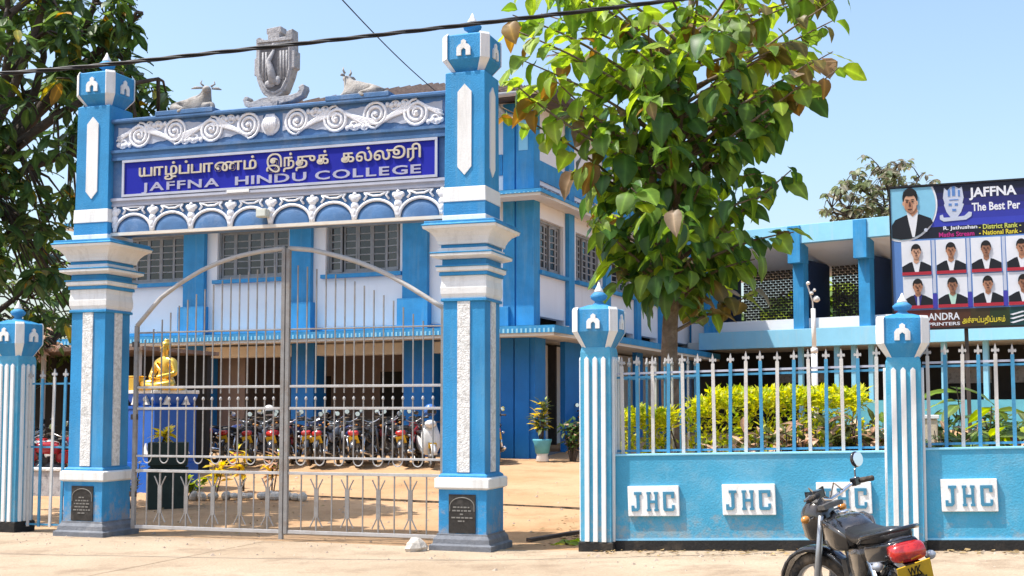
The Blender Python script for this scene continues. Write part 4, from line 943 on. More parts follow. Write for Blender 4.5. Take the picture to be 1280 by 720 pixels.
for u, v, hd, body, panel, lab in (
  (-6.95,10.9,74,'bk_black','bk_black','parked motorcycle nearest the croton bed, handlebar above yellow leaves'),
  (-6.40,10.8,82,'bk_black','bk_silver','parked black and silver motorcycle, second along from the croton bed'),
  (-5.75,10.75,80,'bk_red','bk_black','parked red tailed motorcycle just left of the gate centre post'),
  (-5.20,11.0,92,'bk_black','bk_blue','parked dark motorcycle hidden behind the gate centre post'),
  (-4.70,10.9,78,'bk_black','bk_silver','parked black motorcycle just right of the gate centre post, silver panels'),
  (-4.30,11.2,100,'bk_blue','bk_black','parked dark blue motorcycle with its tail turned towards the centre post'),
  (-3.85,11.0,76,'bk_black','bk_panel','parked black motorcycle with bronze panels in the middle of the right gate leaf'),
  (-3.35,11.5,110,'bk_black','bk_black','parked all black motorcycle slanted between two plates'),
  (-2.90,11.2,80,'bk_black','bk_red','parked black motorcycle with red panels next to the white scooter'),
  (-1.85,11.9,60,'bk_black','bk_blue','parked black motorcycle right of the white scooter, facing the column'),
  (-1.42,12.5,95,'bk_black','bk_silver','parked motorcycle in shade beside the corner column, near the tall pillar'),
  (-6.65,12.0,112,'bk_black','bk_black','dark motorcycle in the second row behind the black and silver one'),
  (-5.95,12.2,70,'bk_blue','bk_blue','dark blue motorcycle in the second row left of the centre post'),
  (-5.0,12.3,120,'bk_black','bk_silver','dark motorcycle in the second row just right of the centre post'),
  (-4.1,12.4,66,'bk_black','bk_red','dark motorcycle in the second row with red panels and turned right'),
  (-3.1,12.5,104,'bk_black','bk_black','black motorcycle in the second row behind the white scooter'),
  (-2.05,13.0,84,'bk_black','bk_panel','bronze panelled motorcycle in the second row, against the column'),
  (-7.4,11.3,58,'bk_blue','bk_black','dark blue motorcycle at the left end of the row beside the pedestal'),
  ( -.15,16.2,95,'bk_black','bk_silver','parked motorcycle in shade beyond the potted plant')):
    _q.append((place_bike(u, v, R(hd), lab, body, panel), body, panel))
for u, v, hd, body, panel, lab in (
  (-8.35,6.2,150,'bk_red','bk_white','red motorcycle with white panels, nearest behind the side railing'),
  (-7.45,5.2,205,'bk_red','bk_red','bright red motorcycle side on against the low grey wall'),
  (-8.0,5.4,28,'bk_white','bk_red','white and red motorcycle side on against the low grey wall'),
  (-8.9,7.0,140,'bk_black','bk_silver','black and silver motorcycle behind the red one at the side railing'),
  (-7.75,6.9,155,'bk_red','bk_red','all red motorcycle half hidden by the left gate pillar')):
    _q.append((place_bike(u, v, R(hd), lab, body, panel, 'motorcycles parked behind the side railing'), body, panel))
for t, a, c in _q: recolour(t, a, c)
# white scooter seen from the front quarter
def scooter(loc, rz):
    t = thing('scooter', 'white step through scooter parked among the dark motorcycles', 'scooter', loc, rz)
    wheel(t, -.55, .22, .22, .05); wheel(t, .60, .24, .24, .045)
    MB().rings([[(x, y*w, z) for y in (-1,-.5,.5,1) for x, z in ((x0+.02*abs(y), z0),)] + [(x0-.04, y*w, z0) for y in (1,.5,-.5,-1)] for x0, z0, w in ((.46,.28,.12),(.50,.45,.19),(.44,.70,.20),(.38,.90,.14))]).build('leg_shield', M['bk_white'], t, smooth=True)
    MB().ell((.43,0,.93), (.09,.13,.085), 14, 8).build('handlebar_cowl', M['bk_white'], t, smooth=True)
    MB().ell((.50,0,.93), (.05,.07,.055), 12, 8).build('headlamp', M['lamp_clear'], t, smooth=True)
    MB().tube([(.30,-.33,.98),(.40,-.12,.97),(.40,.12,.97),(.30,.33,.98)], .013, 8).build('handlebar', M['bk_black'], t)
    for s_ in (-1, 1):
        MB().tube([(.38,.22*s_,.98),(.39,.28*s_,1.14)], .006, 6).build('mirror_stem', M['bk_black'], t)
        MB().ell((.385,.30*s_,1.17), (.02,.055,.045), 12, 6).build('mirror', M['bk_black'], t, smooth=True)
        MB().tube([(.60,.06*s_,.24),(.50,.05*s_,.55)], .02, 6).build('fork_leg', M['alloy'], t)
    rs = [[(.60+.28*cos(a), y, .24+.28*sin(a)) for y in (-.06,0,.06)]+[(.60+.26*cos(a), 0, .24+.26*sin(a))] for a in fr(R(10), R(170), 8)]
    MB().rings(rs).build('front_mudguard', M['bk_white'], t, smooth=True)
    xz_loft(MB(), [(.42,.06,.26,.40),(.2,.11,.27,.36),(-.05,.12,.27,.42),(-.2,.15,.32,.62),(-.45,.16,.36,.70),(-.75,.08,.50,.70)], 12, 3).build('body', M['bk_white'], t, smooth=True)
    xz_loft(MB(), [(.0,.10,.66,.74),(-.2,.14,.68,.77),(-.5,.14,.70,.79),(-.68,.09,.72,.78)], 12, 3).build('seat', M['seat'], t, smooth=True)
    MB().ell((-.78,0,.62), (.03,.08,.04), 10, 6).build('tail_lamp', M['lamp_red'], t, smooth=True)
    MB().box(.645,.652,-.09,.09,.42,.54).build('number_plate', M['plate'], t)
    return t
sc = scooter(yard(-2.45, 10.9), R(-75))
def helmet(loc, m, label):
    t = thing('helmet', label, 'helmet', loc, R(20)); MB().lathe([(.10,-.10),(.135,-.06),(.14,.02),(.12,.09),(.07,.135),(.02,.15)], 16).build('shell', m, t, smooth=True)
    MB().box(-.1,.1,-.145,-.09,-.06,.03).build('face_opening', M['bk_black'], t, bevel=.02); return t
hx = yard(-2.55, 11.35); helmet((hx[0], hx[1], hx[2]+1.19), mat('blue_helmet_shell', (.06,.16,.45), .3, .1, 5, 0, coat=.5), 'blue helmet hung on a mirror above the white scooter')
hx = yard(-6.3, 10.95); helmet((hx[0], hx[1], hx[2]+1.19), M['bk_white'], 'white helmet resting on a parked motorcycle left of the gate centre post')
# ------------------------------------------------------------------ skinned bodies (statues)
def skin(name, nodes, edges, m, parent, levels=2):
    ks = list(nodes); ix = {k: i for i, k in enumerate(ks)}
    me = bpy.data.meshes.new(name); me.from_pydata([nodes[k][:3] for k in ks], [(ix[a], ix[b_]) for a, b_ in edges], []); me.materials.append(m)
    o = bpy.data.objects.new(name, me); C.objects.link(o); o.parent = parent
    o.modifiers.new('skin', 'SKIN')
    for i, k in enumerate(ks):
        d = me.skin_vertices[0].data[i]; r = nodes[k][3]; d.radius = r if isinstance(r, tuple) else (r, r); d.use_root = (i == 0)
    s_ = o.modifiers.new('sub', 'SUBSURF'); s_.levels = levels; s_.render_levels = levels
    o.modifiers['skin'].use_smooth_shade = True
    return o
def chain(*ks): return [(a, b_) for a, b_ in zip(ks, ks[1:])]
# ------------------------------------------------------------------ two resting bulls on the beam
def bull(u, mirror, label, turn):
    x, y, _ = G2W(u, -.0); t = thing('bull_statue', label, 'bull statue', (x, y, 5.455), -GA+(pi if mirror else 0), 'cement bulls resting on the beam'); t.scale = (1.16, 1.1, 1.03)
    N = dict(hip=(-.20,0,.12,.10), belly=(-.05,0,.125,.105), chest=(.10,0,.15,.10), hump=(.07,0,.24,.06), neck=(.17,turn*.03,.25,.07), poll=(.21,turn*.07,.325,.055), muz=(.25,turn*.15,.29,.032))
    E = chain('hip','belly','chest','neck','poll','muz')+[('chest','hump')]
    N.update(k1=(.16,.10,.07,.05), f1=(.22,.13,.035,.03), g1=(.12,.15,.03,.026), k2=(.18,-.08,.09,.05), f2=(.30,-.10,.12,.032), g2=(.31,-.10,.03,.028))
    N.update(h1=(-.18,.12,.09,.06), q1=(-.02,.17,.05,.035), h2=(-.18,-.12,.09,.06), q2=(-.02,-.17,.05,.035), r1=(-.10,.19,.02,.024), r2=(-.10,-.19,.02,.024))
    N.update(ta=(-.29,.03,.10,.018), tb=(-.27,.13,.04,.014))
    E += [('chest','k1'),('k1','f1'),('f1','g1'),('chest','k2'),('k2','f2'),('f2','g2'),('hip','h1'),('h1','q1'),('q1','r1'),('hip','h2'),('h2','q2'),('q2','r2'),('hip','ta'),('ta','tb')]
    skin('body', N, E, M['bull'], t)
    for s_ in (-1, 1):
        d = Vector((s_*.55 if abs(turn) > .5 else 0, 0, 0)); px, py = (.0+s_*.05*abs(turn)*1.0, s_*.05*(1-abs(turn)*.4))
        MB().tube([(.20+px*.6, turn*.05+py, .36), (.20+px*1.3, turn*.04+py*1.5, .395), (.205+px*1.1, turn*.04+py*1.3, .435)], [.014,.011,.004], 6).build('horn', M['bull'], t, smooth=True)
        MB().tube([(.20+px*.8, turn*.05+py, .335), (.195+px*2.2, turn*.05+py*2.0, .335), (.19+px*3.0, turn*.05+py*2.6, .32)], [.014,.020,.005], 6, .5).build('ear', M['bull'], t, smooth=True)
    MB().box(-.38,.36,-.20,.20,-.01,.05).build('slab', M['slate'], t, bevel=.006)
    return t
bull(-1.26, False, 'cement bull resting left of the crest with its head turned to the street', -1)
bull(1.18, True, 'cement bull resting right of the crest, muzzle towards the crest', -.25)
# ------------------------------------------------------------------ gold seated statue and its pedestal
px_, py_, pz_ = -6.36, 22.6, .19
ped = thing('statue_pedestal', 'royal blue tiled pedestal with white lotus trim under the gold statue', 'pedestal', (px_, py_, pz_), R(-42))
MB().box(-.47,.47,-.47,.47,-.1,.5).build('base', M['ped_blue'], ped, bevel=.01)
MB().sq([(.43,.5),(.43,1.45),(.45,1.47),(.45,1.52)]).build('shaft', M['ped_blue'], ped)
MB().sq([(.38,1.52),(.42,1.60),(.45,1.70),(.45,1.74)]).build('lotus_band', M['ped_blue'], ped)
MB().sq([(.47,1.74),(.47,1.80)]).build('top_slab', M['white'], ped, bevel=.008)
MB().box(-.445,-.42,-.27,.27,.62,1.30).build('inscription_panel', M['tan_wall'], ped); 
for s_ in (-1, 1): MB().box(-.448,-.42,s_*.34-.05,s_*.34+.05,.55,1.42).build('panel_border', M['blue_pale'], ped)
for z in (.54, 1.36): MB().box(-.45,-.42,-.29,.29,z,z+.08).build('panel_border', M['white'], ped)
for k in range(4):
    for off, z, s_ in ((-.2,1.54,.13),(.2,1.54,.13),(.2,.66,.16)):
        b = MB(); b.T = Matrix.Rotation(k*pi/2, 4, 'Z')
        b.prism([(off-s_*.6,z),(off-s_*.3,z+s_*.45),(off-s_*.22,z+s_*.8),(off,z+s_*1.25),(off+s_*.22,z+s_*.8),(off+s_*.3,z+s_*.45),(off+s_*.6,z)], -.475 if z > 1 else -.46, -.42); b.build('lotus_motif', M['white'], ped)
st = thing('seated_statue', 'gold painted cross legged statue in robe on the blue pedestal', 'statue', (px_+.05, py_-.05, pz_+1.80), R(-30))
N = dict(pel=(0,.02,.13,(.17,.14)), waist=(0,.02,.28,(.145,.12)), chest=(0,.02,.44,(.175,.125)), sho=(0,.02,.53,(.13,.10)), neck=(0,.01,.62,.055), jaw=(0,-.02,.70,.075), head=(0,-.005,.78,.088), top=(0,.01,.85,.06))
E = chain('pel','waist','chest','sho','neck','jaw','head','top')
for s_, n in ((-1,'l'),(1,'r')):
    N.update({n+'hip': (s_*.14,-.02,.11,.12), n+'knee': (s_*.36,-.20,.09,.095), n+'shin': (s_*.12,-.33,.08,.07), n+'foot': (-s_*.10,-.30,.07,.05),
              n+'sh': (s_*.20,.02,.52,.075), n+'elb': (s_*.29,-.02,.30,.062), n+'wri': (s_*.12,-.24,.235,.042), n+'palm': (s_*.05,-.27,.22,(.045,.028))})
    E += [('pel',n+'hip'),(n+'hip',n+'knee'),(n+'knee',n+'shin'),(n+'shin',n+'foot'),('sho',n+'sh'),(n+'sh',n+'elb'),(n+'elb',n+'wri'),(n+'wri',n+'palm')]
body = skin('body', N, E, M['gold'], st)
MB().ell((0,-.095,.755), (.018,.03,.026), 8, 6).ell((-.034,-.082,.785), (.014,.012,.009), 8, 5).ell((.034,-.082,.785), (.014,.012,.009), 8, 5).tube([(-.035,-.085,.708),(0,-.098,.704),(.035,-.085,.708)], .010, 6).tube([(-.055,-.075,.80),(-.03,-.09,.805)], .008, 5).tube([(.055,-.075,.80),(.03,-.09,.805)], .008, 5).build('face', M['gold'], st, smooth=True)
for s_ in (-1, 1): MB().ell((s_*.092,.0,.765), (.014,.028,.042), 8, 6).build('ear', M['gold'], st, smooth=True)
MB().ell((0,.02,.82), (.098,.10,.085), 14, 8).ell((0,.03,.905), (.05,.05,.035), 10, 6).build('hair', M['gold'], st, smooth=True)
MB().tube([(-.20,.0,.55),(-.10,-.13,.46),(.05,-.15,.33),(.18,-.10,.22)], [.03,.045,.05,.05], 8, .5).tube([(.17,.12,.50),(.05,.14,.5),(-.16,.10,.55)], [.03,.05,.03], 8, .5).build('shawl', M['gold'], st, smooth=True)
MB().lathe([(.42,-.0),(.46,.02),(.44,.05),(.30,.065)], 24, (0,-.12,0)).build('robe_hem', M['gold'], st, smooth=True)
for s_ in (-1, 1):
    b = MB()
    for k, ln in enumerate((.055,.065,.062,.048)):
        y0 = -.25-.016*k+.02; b.tube([(s_*.045,y0-.02,.215),(s_*.01,y0-.024,.222+.004*s_),(s_*(.045-ln),y0-.022,.212+.012*(s_ > 0))], [.010,.0095,.007], 6)
    b.tube([(s_*.07,-.235,.235),(s_*.05,-.225,.258),(s_*.02,-.235,.262)], [.012,.010,.008], 6); b.build('fingers', M['gold'], st, smooth=True)
MB().box(-.62,-.40,-.36,-.12,0,.24).box(-.65,-.37,-.39,-.09,.24,.265).build('book_stand', M['gold'], st, bevel=.01)
# ------------------------------------------------------------------ planters and pots
def pot_loc(u, v): return on_ground(u, v)
gb = thing('planter_box', 'tall dark green box planter inside the gate by the pillar', 'planter', pot_loc(-3.70, 3.2), R(14))
MB().sq([(.29,-.1),(.31,.62)]).build('lower_box', M['box_green'], gb, bevel=.015); MB().sq([(.27,.62),(.27,.66),(.30,.66),(.31,1.02)]).build('upper_box', M['box_green'], gb, bevel=.012)
MB().box(-.28,.28,-.28,.28,.98,1.0).build('soil', M['soil'], gb)
pp = thing('flower_pot', 'turquoise pot on white foot beside the corner column', 'pot', pot_loc(-.42, 12.75), 0)
MB().lathe([(.13,0),(.15,.02),(.12,.14),(.14,.18)], 16).build('foot', M['white'], pp, smooth=True); MB().lathe([(.15,.18),(.19,.40),(.215,.46),(.215,.50),(.18,.50),(.17,.44)], 18).build('bowl', M['pot_blue'], pp, smooth=True)
MB().lathe([(.17,.455),(.02,.46)], 12).build('soil', M['soil'], pp)
cb = thing('concrete_block', 'cream painted block behind the pickets beside the turreted post', 'block', pot_loc(7.72, 2.7), -GA)
MB().box(-.17,.16,-.15,.15,-.1,1.28).build('block', mat('cream_paint', (.66,.55,.40), .7, .08, 3, .2), cb, bevel=.015); MB().box(-.19,.18,-.17,.17,1.28,1.33).build('cap', M['white'], cb, bevel=.008)
# thin floor channel and boards at the drive gap
def strip_on_ground(name, pts, w, h, m, label, cat):
    b = MB(); rs = []
    for i, (u, v) in enumerate(pts):
        p, q = pts[max(0, i-1)], pts[min(len(pts)-1, i+1)]; d = Vector((q[0]-p[0], q[1]-p[1])).normalized(); n_ = Vector((-d.y, d.x))*w/2
        r = []
        for s_, dz in ((-1,-.02),(1,-.02),(1,h),(-1,h)): 
            x, y, z = on_ground(u+n_.x*s_, v+n_.y*s_, dz); r.append((x, y, z))
        rs.append(r)
    return tag(b.rings(rs).build(name, m), label, cat, kind='thing')
strip_on_ground('threshold_plank', [(3.05,.9),(3.5,1.75),(4.0,2.7)], .09, .035, M['roof_edge'], 'dark plank edge lying across the drive gap', 'plank')
strip_on_ground('water_hose', [(-3,5.2),(-1,4.9),(1,4.6),(3,4.3),(4.4,4.5),(5,4.9)], .025, .018, M['rubber'], 'thin dark hose lying across the sandy yard', 'hose')
# ------------------------------------------------------------------ white lamp post behind the hedge
lx, ly, lz = on_ground(5.62, 11.8)
lp = thing('lamp_post', 'white lamp post with a cluster of small lamps before the wing', 'lamp post', (lx, ly, lz), R(10))
MB().tube([(0,0,-.1),(0,0,2.3)], .062, 12).tube([(0,0,2.25),(0,0,2.35)], .07, 12).build('lower_pole', M['white'], lp, smooth=True); MB().tube([(0,0,2.3),(-.01,0,3.15)], .045, 10).build('upper_pole', M['white'], lp, smooth=True)
MB().tube([(-.01,0,3.1),(-.02,0,3.30),(-.10,0,3.55),(-.14,0,3.66)], .016, 6).build('arm', M['pipe'], lp)
for dx, dz, r in ((.04,3.34,.07),(-.06,3.46,.04),(.0,3.52,.035),(-.13,3.66,.04)):
    MB().lathe([(r*.35,-r*.9),(r,-r*.5),(r*.95,r*.3),(r*.4,r*.9)], 12, (dx,-.05,dz)).build('lamp_head', M['stone_white'], lp, smooth=True)
# ------------------------------------------------------------------ overhead cables
P = [(-9.5,13.8,5.22),(-5.450,13.2,5.259),(-3.02,13.0,5.440),(-.661,12.8,5.642),(1.951,12.6,5.899),(5.5,12.3,6.30)]
def lerp_path(P, n):
    out = []
    for k in range(n+1):
        q = k/n*(len(P)-1); i = min(int(q), len(P)-2); f = q-i; a, b_ = Vector(P[i]), Vector(P[i+1])
        m0 = (Vector(P[i+1])-Vector(P[max(i-1, 0)]))*.5; m1 = (Vector(P[min(i+2, len(P)-1)])-a)*.5
        out.append(a*(2*f**3-3*f*f+1)+m0*(f**3-2*f*f+f)+b_*(-2*f**3+3*f*f)+m1*(f**3-f*f))
    return out
pc = thing('power_cable', 'thick black twisted cable crossing in front of the gate top', 'cable', (0,0,0))
path = lerp_path(P, 170)
for ph in (0, 2.1, 4.2):
    pts = []; L_ = 0
    for i, p in enumerate(path):
        if i: L_ += (p-path[i-1]).length
        a = L_*5.2+ph; pts.append((p.x, p.y+.013*cos(a), p.z+.013*sin(a)))
    MB().tube(pts, .0125, 6).build('strand', M['cable'], pc, smooth=True)
e = Vector(B2W(-1.9,-.75,8.95)); s0 = Vector((-2.85,18.0,8.06))
tag(MB().tube([s0+(e-s0)*q-Vector((0,0,.10*sin(pi*q))) for q in fr(0,1,20)], .011, 5).build('service_wire', M['cable'], None), 'single thin wire slanting down to the school roof', 'wire', kind='thing')
# ------------------------------------------------------------------ billboard
bb = thing('billboard', 'navy results billboard with student portraits above the plaque wall', 'billboard', (6.14, 20.0, 5.24), R(-18))
bb.rotation_euler = (0, R(-.8), R(-18))
BX = 1/86.3; BZ = 1/78.5
def bp(px, py): return ((px-1111)*BX, -(py-235)*BZ)
def flat(parent, name, poly, m, layer, pix=True):
    pts = [bp(*p) for p in poly] if pix else poly
    return MB().prism(pts, -.004*layer-.003, -.004*layer+.0005).build(name, m, parent)
def el(cx, cy, rx, ry, n=20, a0=0, a1=2*pi): return [(cx+rx*cos(a), cy+ry*sin(a)) for a in fr(a0, a1, n)][:n if a1-a0 > 6 else n+1]
def pm(name, c, r=.35): return mat('print_'+name, c, r, .04, 6, 0, spec=.4)
pmt = dict(black=pm('black',(.008,.008,.022)), navy=pm('navy',(.012,.012,.10)), blue=pm('blue',(.035,.045,.42)), cyan=pm('sky_blue',(.22,.52,.72)), white=pm('white',(.72,.74,.80)), pale=pm('pale',(.50,.55,.68)),
  grid=pm('grid_blue',(.10,.22,.52)), violet=pm('violet',(.05,.045,.36)), suit=pm('suit',(.008,.008,.013)), hair=pm('hair',(.012,.009,.008)), red=pm('strip_red',(.40,.02,.04)), maroon=pm('maroon',(.13,.012,.012)), olive=pm('olive',(.09,.07,.006)),
  yellow=pm('yellow',(.70,.58,.04)), lime=pm('lime',(.55,.58,.10)), magenta=pm('magenta',(.50,.02,.22)), teal=pm('teal',(.006,.05,.05)), tie=pm('tie',(.03,.03,.20)), mint=pm('mint',(.45,.68,.58)),
  s1=pm('skin_one',(.58,.33,.22)), s2=pm('skin_two',(.44,.21,.12)), s3=pm('skin_three',(.33,.155,.09)), s4=pm('skin_four',(.55,.33,.24)), shade=pm('feature',(.10,.04,.03)))
XR = 1345
MB().prism([bp(1111,235),bp(XR,235),bp(XR,417),bp(1111,417)], 0, .06).build('board', pmt['navy'], bb)
f_ = MB()
for a, c in (((1111,235),(XR,235)),((1111,417),(XR,417))):
    (x0,z0),(x1,z1) = bp(*a), bp(*c); f_.prism([(x0,z0-.014),(x1,z1-.014),(x1,z1+.014),(x0,z0+.014)], -.03, .064)
(x0,z0),(_,z1) = bp(1111,235), bp(1111,417); f_.prism([(x0-.012,z1),(x0+.012,z1),(x0+.012,z0),(x0-.012,z0)], -.028, .062)
f_.build('board_frame', M['cable'], bb)
for px in (1138, 1206, 1290):
    x, z = bp(px, 235); MB().box(x-.03, x+.03, .07, .13, -5.1, z-.05).build('support_post', M['roof_edge'], bb)
# header bands
for i, c in enumerate(((.008,.008,.03),(.012,.012,.07),(.018,.018,.14),(.024,.026,.23),(.03,.036,.33),(.036,.048,.42))):
    flat(bb, 'header_band', [(1112,237+i*8.6),(XR-2,237+i*8.6),(XR-2,237+(i+1)*8.6),(1112,237+(i+1)*8.6)], pm('band%d' % i, c), 1)
flat(bb, 'name_band', [(1112,288.6),(XR-2,288.6),(XR-2,303),(1112,303)], pmt['black'], 1)
g = flat(bb, 'portrait_grid', [(1112,303),(XR-2,303),(XR-2,393),(1112,393)], pmt['grid'], 1)
def portrait(cx, y0, w, h, skin_, layer, shirt='white', bgm='white', strip=True, tie=None, name='portrait', bgpoly=None, k=1.0):
    W_ = w/38*k; x0 = cx-w/2
    p = flat(bb, name, bgpoly or [(x0,y0),(x0+w,y0),(x0+w,y0+h),(x0,y0+h)], pmt[bgm], layer)
    yb = y0+h-(3 if strip else 0); hy = y0+h*.33
    def e(nm, poly, m, l): return flat(p, nm, poly, m if not isinstance(m, str) else pmt[m], layer+l)
    e('suit', [(x0+.2,yb),(x0+w-.2,yb),(x0+w-.2,yb-8*W_),(cx+9*W_,yb-13*W_),(cx,yb-15*W_),(cx-9*W_,yb-13*W_),(x0+.2,yb-8*W_)], 'suit', 1)
    e('shirt', [(cx-5.5*W_,yb-14.5*W_),(cx+5.5*W_,yb-14.5*W_),(cx+2.4*W_,yb),(cx-2.0*W_,yb)], shirt, 2)
    if tie: e('tie', [(cx-1.2*W_,yb-12*W_),(cx+1.2*W_,yb-12*W_),(cx+1.5*W_,yb),(cx-1.5*W_,yb)], tie, 3)
    e('neck', [(cx-3.2*W_,hy+3*W_),(cx+3.2*W_,hy+3*W_),(cx+3.6*W_,yb-13.5*W_),(cx,yb-11*W_),(cx-3.6*W_,yb-13.5*W_)], skin_, 3)
    e('hair', el(cx, hy-2.2*W_, 6.6*W_, 8.2*W_), 'hair', 4)
    e('face', el(cx, hy+.8*W_, 5.4*W_, 7.9*W_), skin_, 5)
    e('hair', el(cx, hy-6.3*W_, 5.7*W_, 2.6*W_, 14), 'hair', 6)
    for s_ in (-1, 1):
        e('eye', el(cx+s_*2.3*W_, hy-.2*W_, 1.0*W_, .5*W_, 8), 'hair', 7); e('eyebrow', [(cx+s_*1.1*W_,hy-1.6*W_),(cx+s_*3.6*W_,hy-1.8*W_),(cx+s_*3.6*W_,hy-1.2*W_),(cx+s_*1.1*W_,hy-1.0*W_)], 'hair', 7)
        e('ear', el(cx+s_*5.7*W_, hy+.4*W_, .9*W_, 1.9*W_, 8), skin_, 5)
    e('nose', [(cx-.4*W_,hy),(cx+.4*W_,hy),(cx+1.0*W_,hy+2.8*W_),(cx-1.0*W_,hy+2.8*W_)], 'shade', 7)
    e('mouth', el(cx, hy+4.7*W_, 2.0*W_, .6*W_, 8), 'shade', 7)
    if strip:
        e('name_strip', [(x0,y0+h-4),(x0+w,y0+h-4),(x0+w,y0+h),(x0,y0+h)], 'red', 4)
    return p
cs = [1144, 1189.5, 1235, 1280, 1325]
for i, (sk, sh) in enumerate((('s1','white'),('s2','white'),('s3','white'),('s2','white'),('s1','white'))): portrait(cs[i], 305, 38.5, 43.5, sk, 2, sh)
for i, (sk, sh, ti) in enumerate((('s2','tie','pale'),('s3','mint',None),('s2','white',None),('s3','white',None),('s2','white',None))): portrait(cs[i]+.6, 350, 38.5, 41, sk, 2, sh, tie=ti)
for c in (1166.8, 1212.3, 1257.6): flat(bb, 'grid_line', [(c-2,305),(c+2,305),(c+2,372),(c-2,372)], pmt['pale'], 2); flat(bb, 'grid_line', [(c-3,373),(c+3,373),(c+3,392),(c-3,392)], pmt['violet'], 2)
# big round portrait clipped by the board corner
cx, cy, rr = 1128, 259, 45
def disc(r): 
    out = [(1112.5,237)]
    a = -math.acos((1112.5-cx)/r) if abs((1112.5-cx)/r) < 1 else -pi
    for q in fr(math.asin(max(-1,(237-cy)/r)), pi-math.asin(min(1,.345*1.0))*1.0-.0, 24):
        x, y = cx+r*cos(q), cy+r*sin(q)
        if x >= 1112.5 and y >= 237: out.append((x, y))
    out.append((1112.5, cy+math.sqrt(max(0, r*r-(cx-1112.5)**2)))); return out
flat(bb, 'round_border', disc(46.5), pmt['white'], 2)
ring = disc(44)
P0 = flat(bb, 'portrait', ring, pmt['cyan'], 3)
def e(nm, poly, m, l): return flat(P0, nm, poly, pmt[m], 3+l)
e('suit', [(1113,284),(1118,277),(1134,271),(1143,275),(1150,271),(1165,277),(1168,283),(1160,290),(1150,297),(1138,302),(1125,302.5),(1113,300)], 'suit', 1)
e('shirt', [(1133,266),(1149,266),(1146,285),(1143,300),(1140,300),(1136,282)], 'white', 2)
e('neck', [(1135,258),(1147,258),(1148,268),(1141,274),(1134,266)], 's2', 3)
e('hair', el(1138.5,250,10.2,13), 'hair', 4); e('face', el(1138.5,257,8.6,12), 's1', 5); e('hair', el(1138.5,243.5,9.2,4.4,14), 'hair', 6)
e('cheek', el(1136.5,260,5.2,8,14), 's2', 6)
for s_ in (-1, 1): e('eye', el(1138+s_*3.6,255,1.6,.8,8), 'hair', 7); e('eyebrow', [(1138+s_*1.6,252.2),(1138+s_*5.8,251.8),(1138+s_*5.8,252.9),(1138+s_*1.6,253.3)], 'hair', 7); e('ear', el(1138.5+s_*9,257,1.4,3,8), 's1', 5)
e('nose', [(1137.4,255),(1138.6,255),(1139.8,261),(1136.4,261)], 'shade', 7); e('mouth', el(1138,264.6,3.2,.9,8), 'shade', 7); e('badge', el(1158,292,2.5,2.5,8), 'pale', 3)
# printed crest
k = [(1184,236),(1188,240),(1192,235.5),(1198,235),(1203,238),(1207,236),(1209,250),(1207,257),(1209,258),(1205,268),(1200,274),(1196,276),(1191,274),(1186,267),(1183,258),(1184,256),(1182,249)]
k = [(a, c+3.5) for a, c in k]
ck = flat(bb, 'printed_crest', k, pmt['pale'], 2)
flat(bb, 'crest_ribbon', [(a, c+3.5) for a, c in [(1177,271),(1181,270),(1182,274),(1195,274),(1209,273),(1215,268),(1219,269),(1218,274),(1211,278),(1196,278.5),(1182,279),(1177,276)]], pmt['pale'], 3)
for px, py, w, h in ((1190,243,3,9),(1196,241,4,12),(1203,244,2.5,8),(1191,258,4,3),(1199,258,4,3),(1196,265,5,3),(1196,252,12,1.2)): flat(ck, 'crest_mark', [(px-w/2,py+3.5-h/2),(px+w/2,py+3.5-h/2),(px+w/2,py+3.5+h/2),(px-w/2,py+3.5+h/2)], pmt['grid'], 3)
def bb_text(body, px0, px1, pyb, h, m, name='print_line', bold=.02):
    me = text_mesh(body, name, pmt[m], height=h*BZ, width=(px1-px0)*BX, depth=.002, bold=bold)[0]
    x, z = bp(px0, pyb); o = inst(me, name, bb, (x, -.009, z), (0, 0, 0)); return o
bb_text('JAFFNA', 1216, 1277, 257.5, 16, 'white', bold=.03); bb_text('The Best Per', 1219, 1281, 271.5, 10.5, 'white', bold=.025)
bb_text('R. Jathushan', 1181, 1225, 294.6, 6.2, 'white'); bb_text('- District Rank -', 1227, 1281, 294.6, 6.2, 'lime'); bb_text('Maths Stream', 1175, 1221, 302, 6, 'magenta'); bb_text('- National Rank -', 1227, 1281, 302, 6, 'yellow')
# printer's strip
for i in range(6):
    q = i/5; a, c = (.15,.012,.012), (.02,.035,.01)
    flat(bb, 'strip_band', [(1112+i*25,393),(1137+i*25,393),(1137+i*25,416),(1112+i*25,416)], pm('strip%d' % i, tuple(a[j]+(c[j]-a[j])*q for j in range(3))), 1)
flat(bb, 'strip_band', [(1262,393),(XR-2,393),(XR-2,416),(1262,416)], pmt['teal'], 1)
bb_text('ANDRA', 1157, 1198, 406.5, 9, 'white'); bb_text('PRINTERS', 1157, 1198, 413.5, 4.2, 'white'); bb_text('அச்சுப்பதிப்பகம்', 1201, 1256, 414, 11, 'yellow')
for y in (400, 405, 410): flat(bb, 'strip_stroke', [(1262,y+2.2),(1278,y-1.6),(1283,y-1),(1266,y+3.4)], pmt['white'], 2)
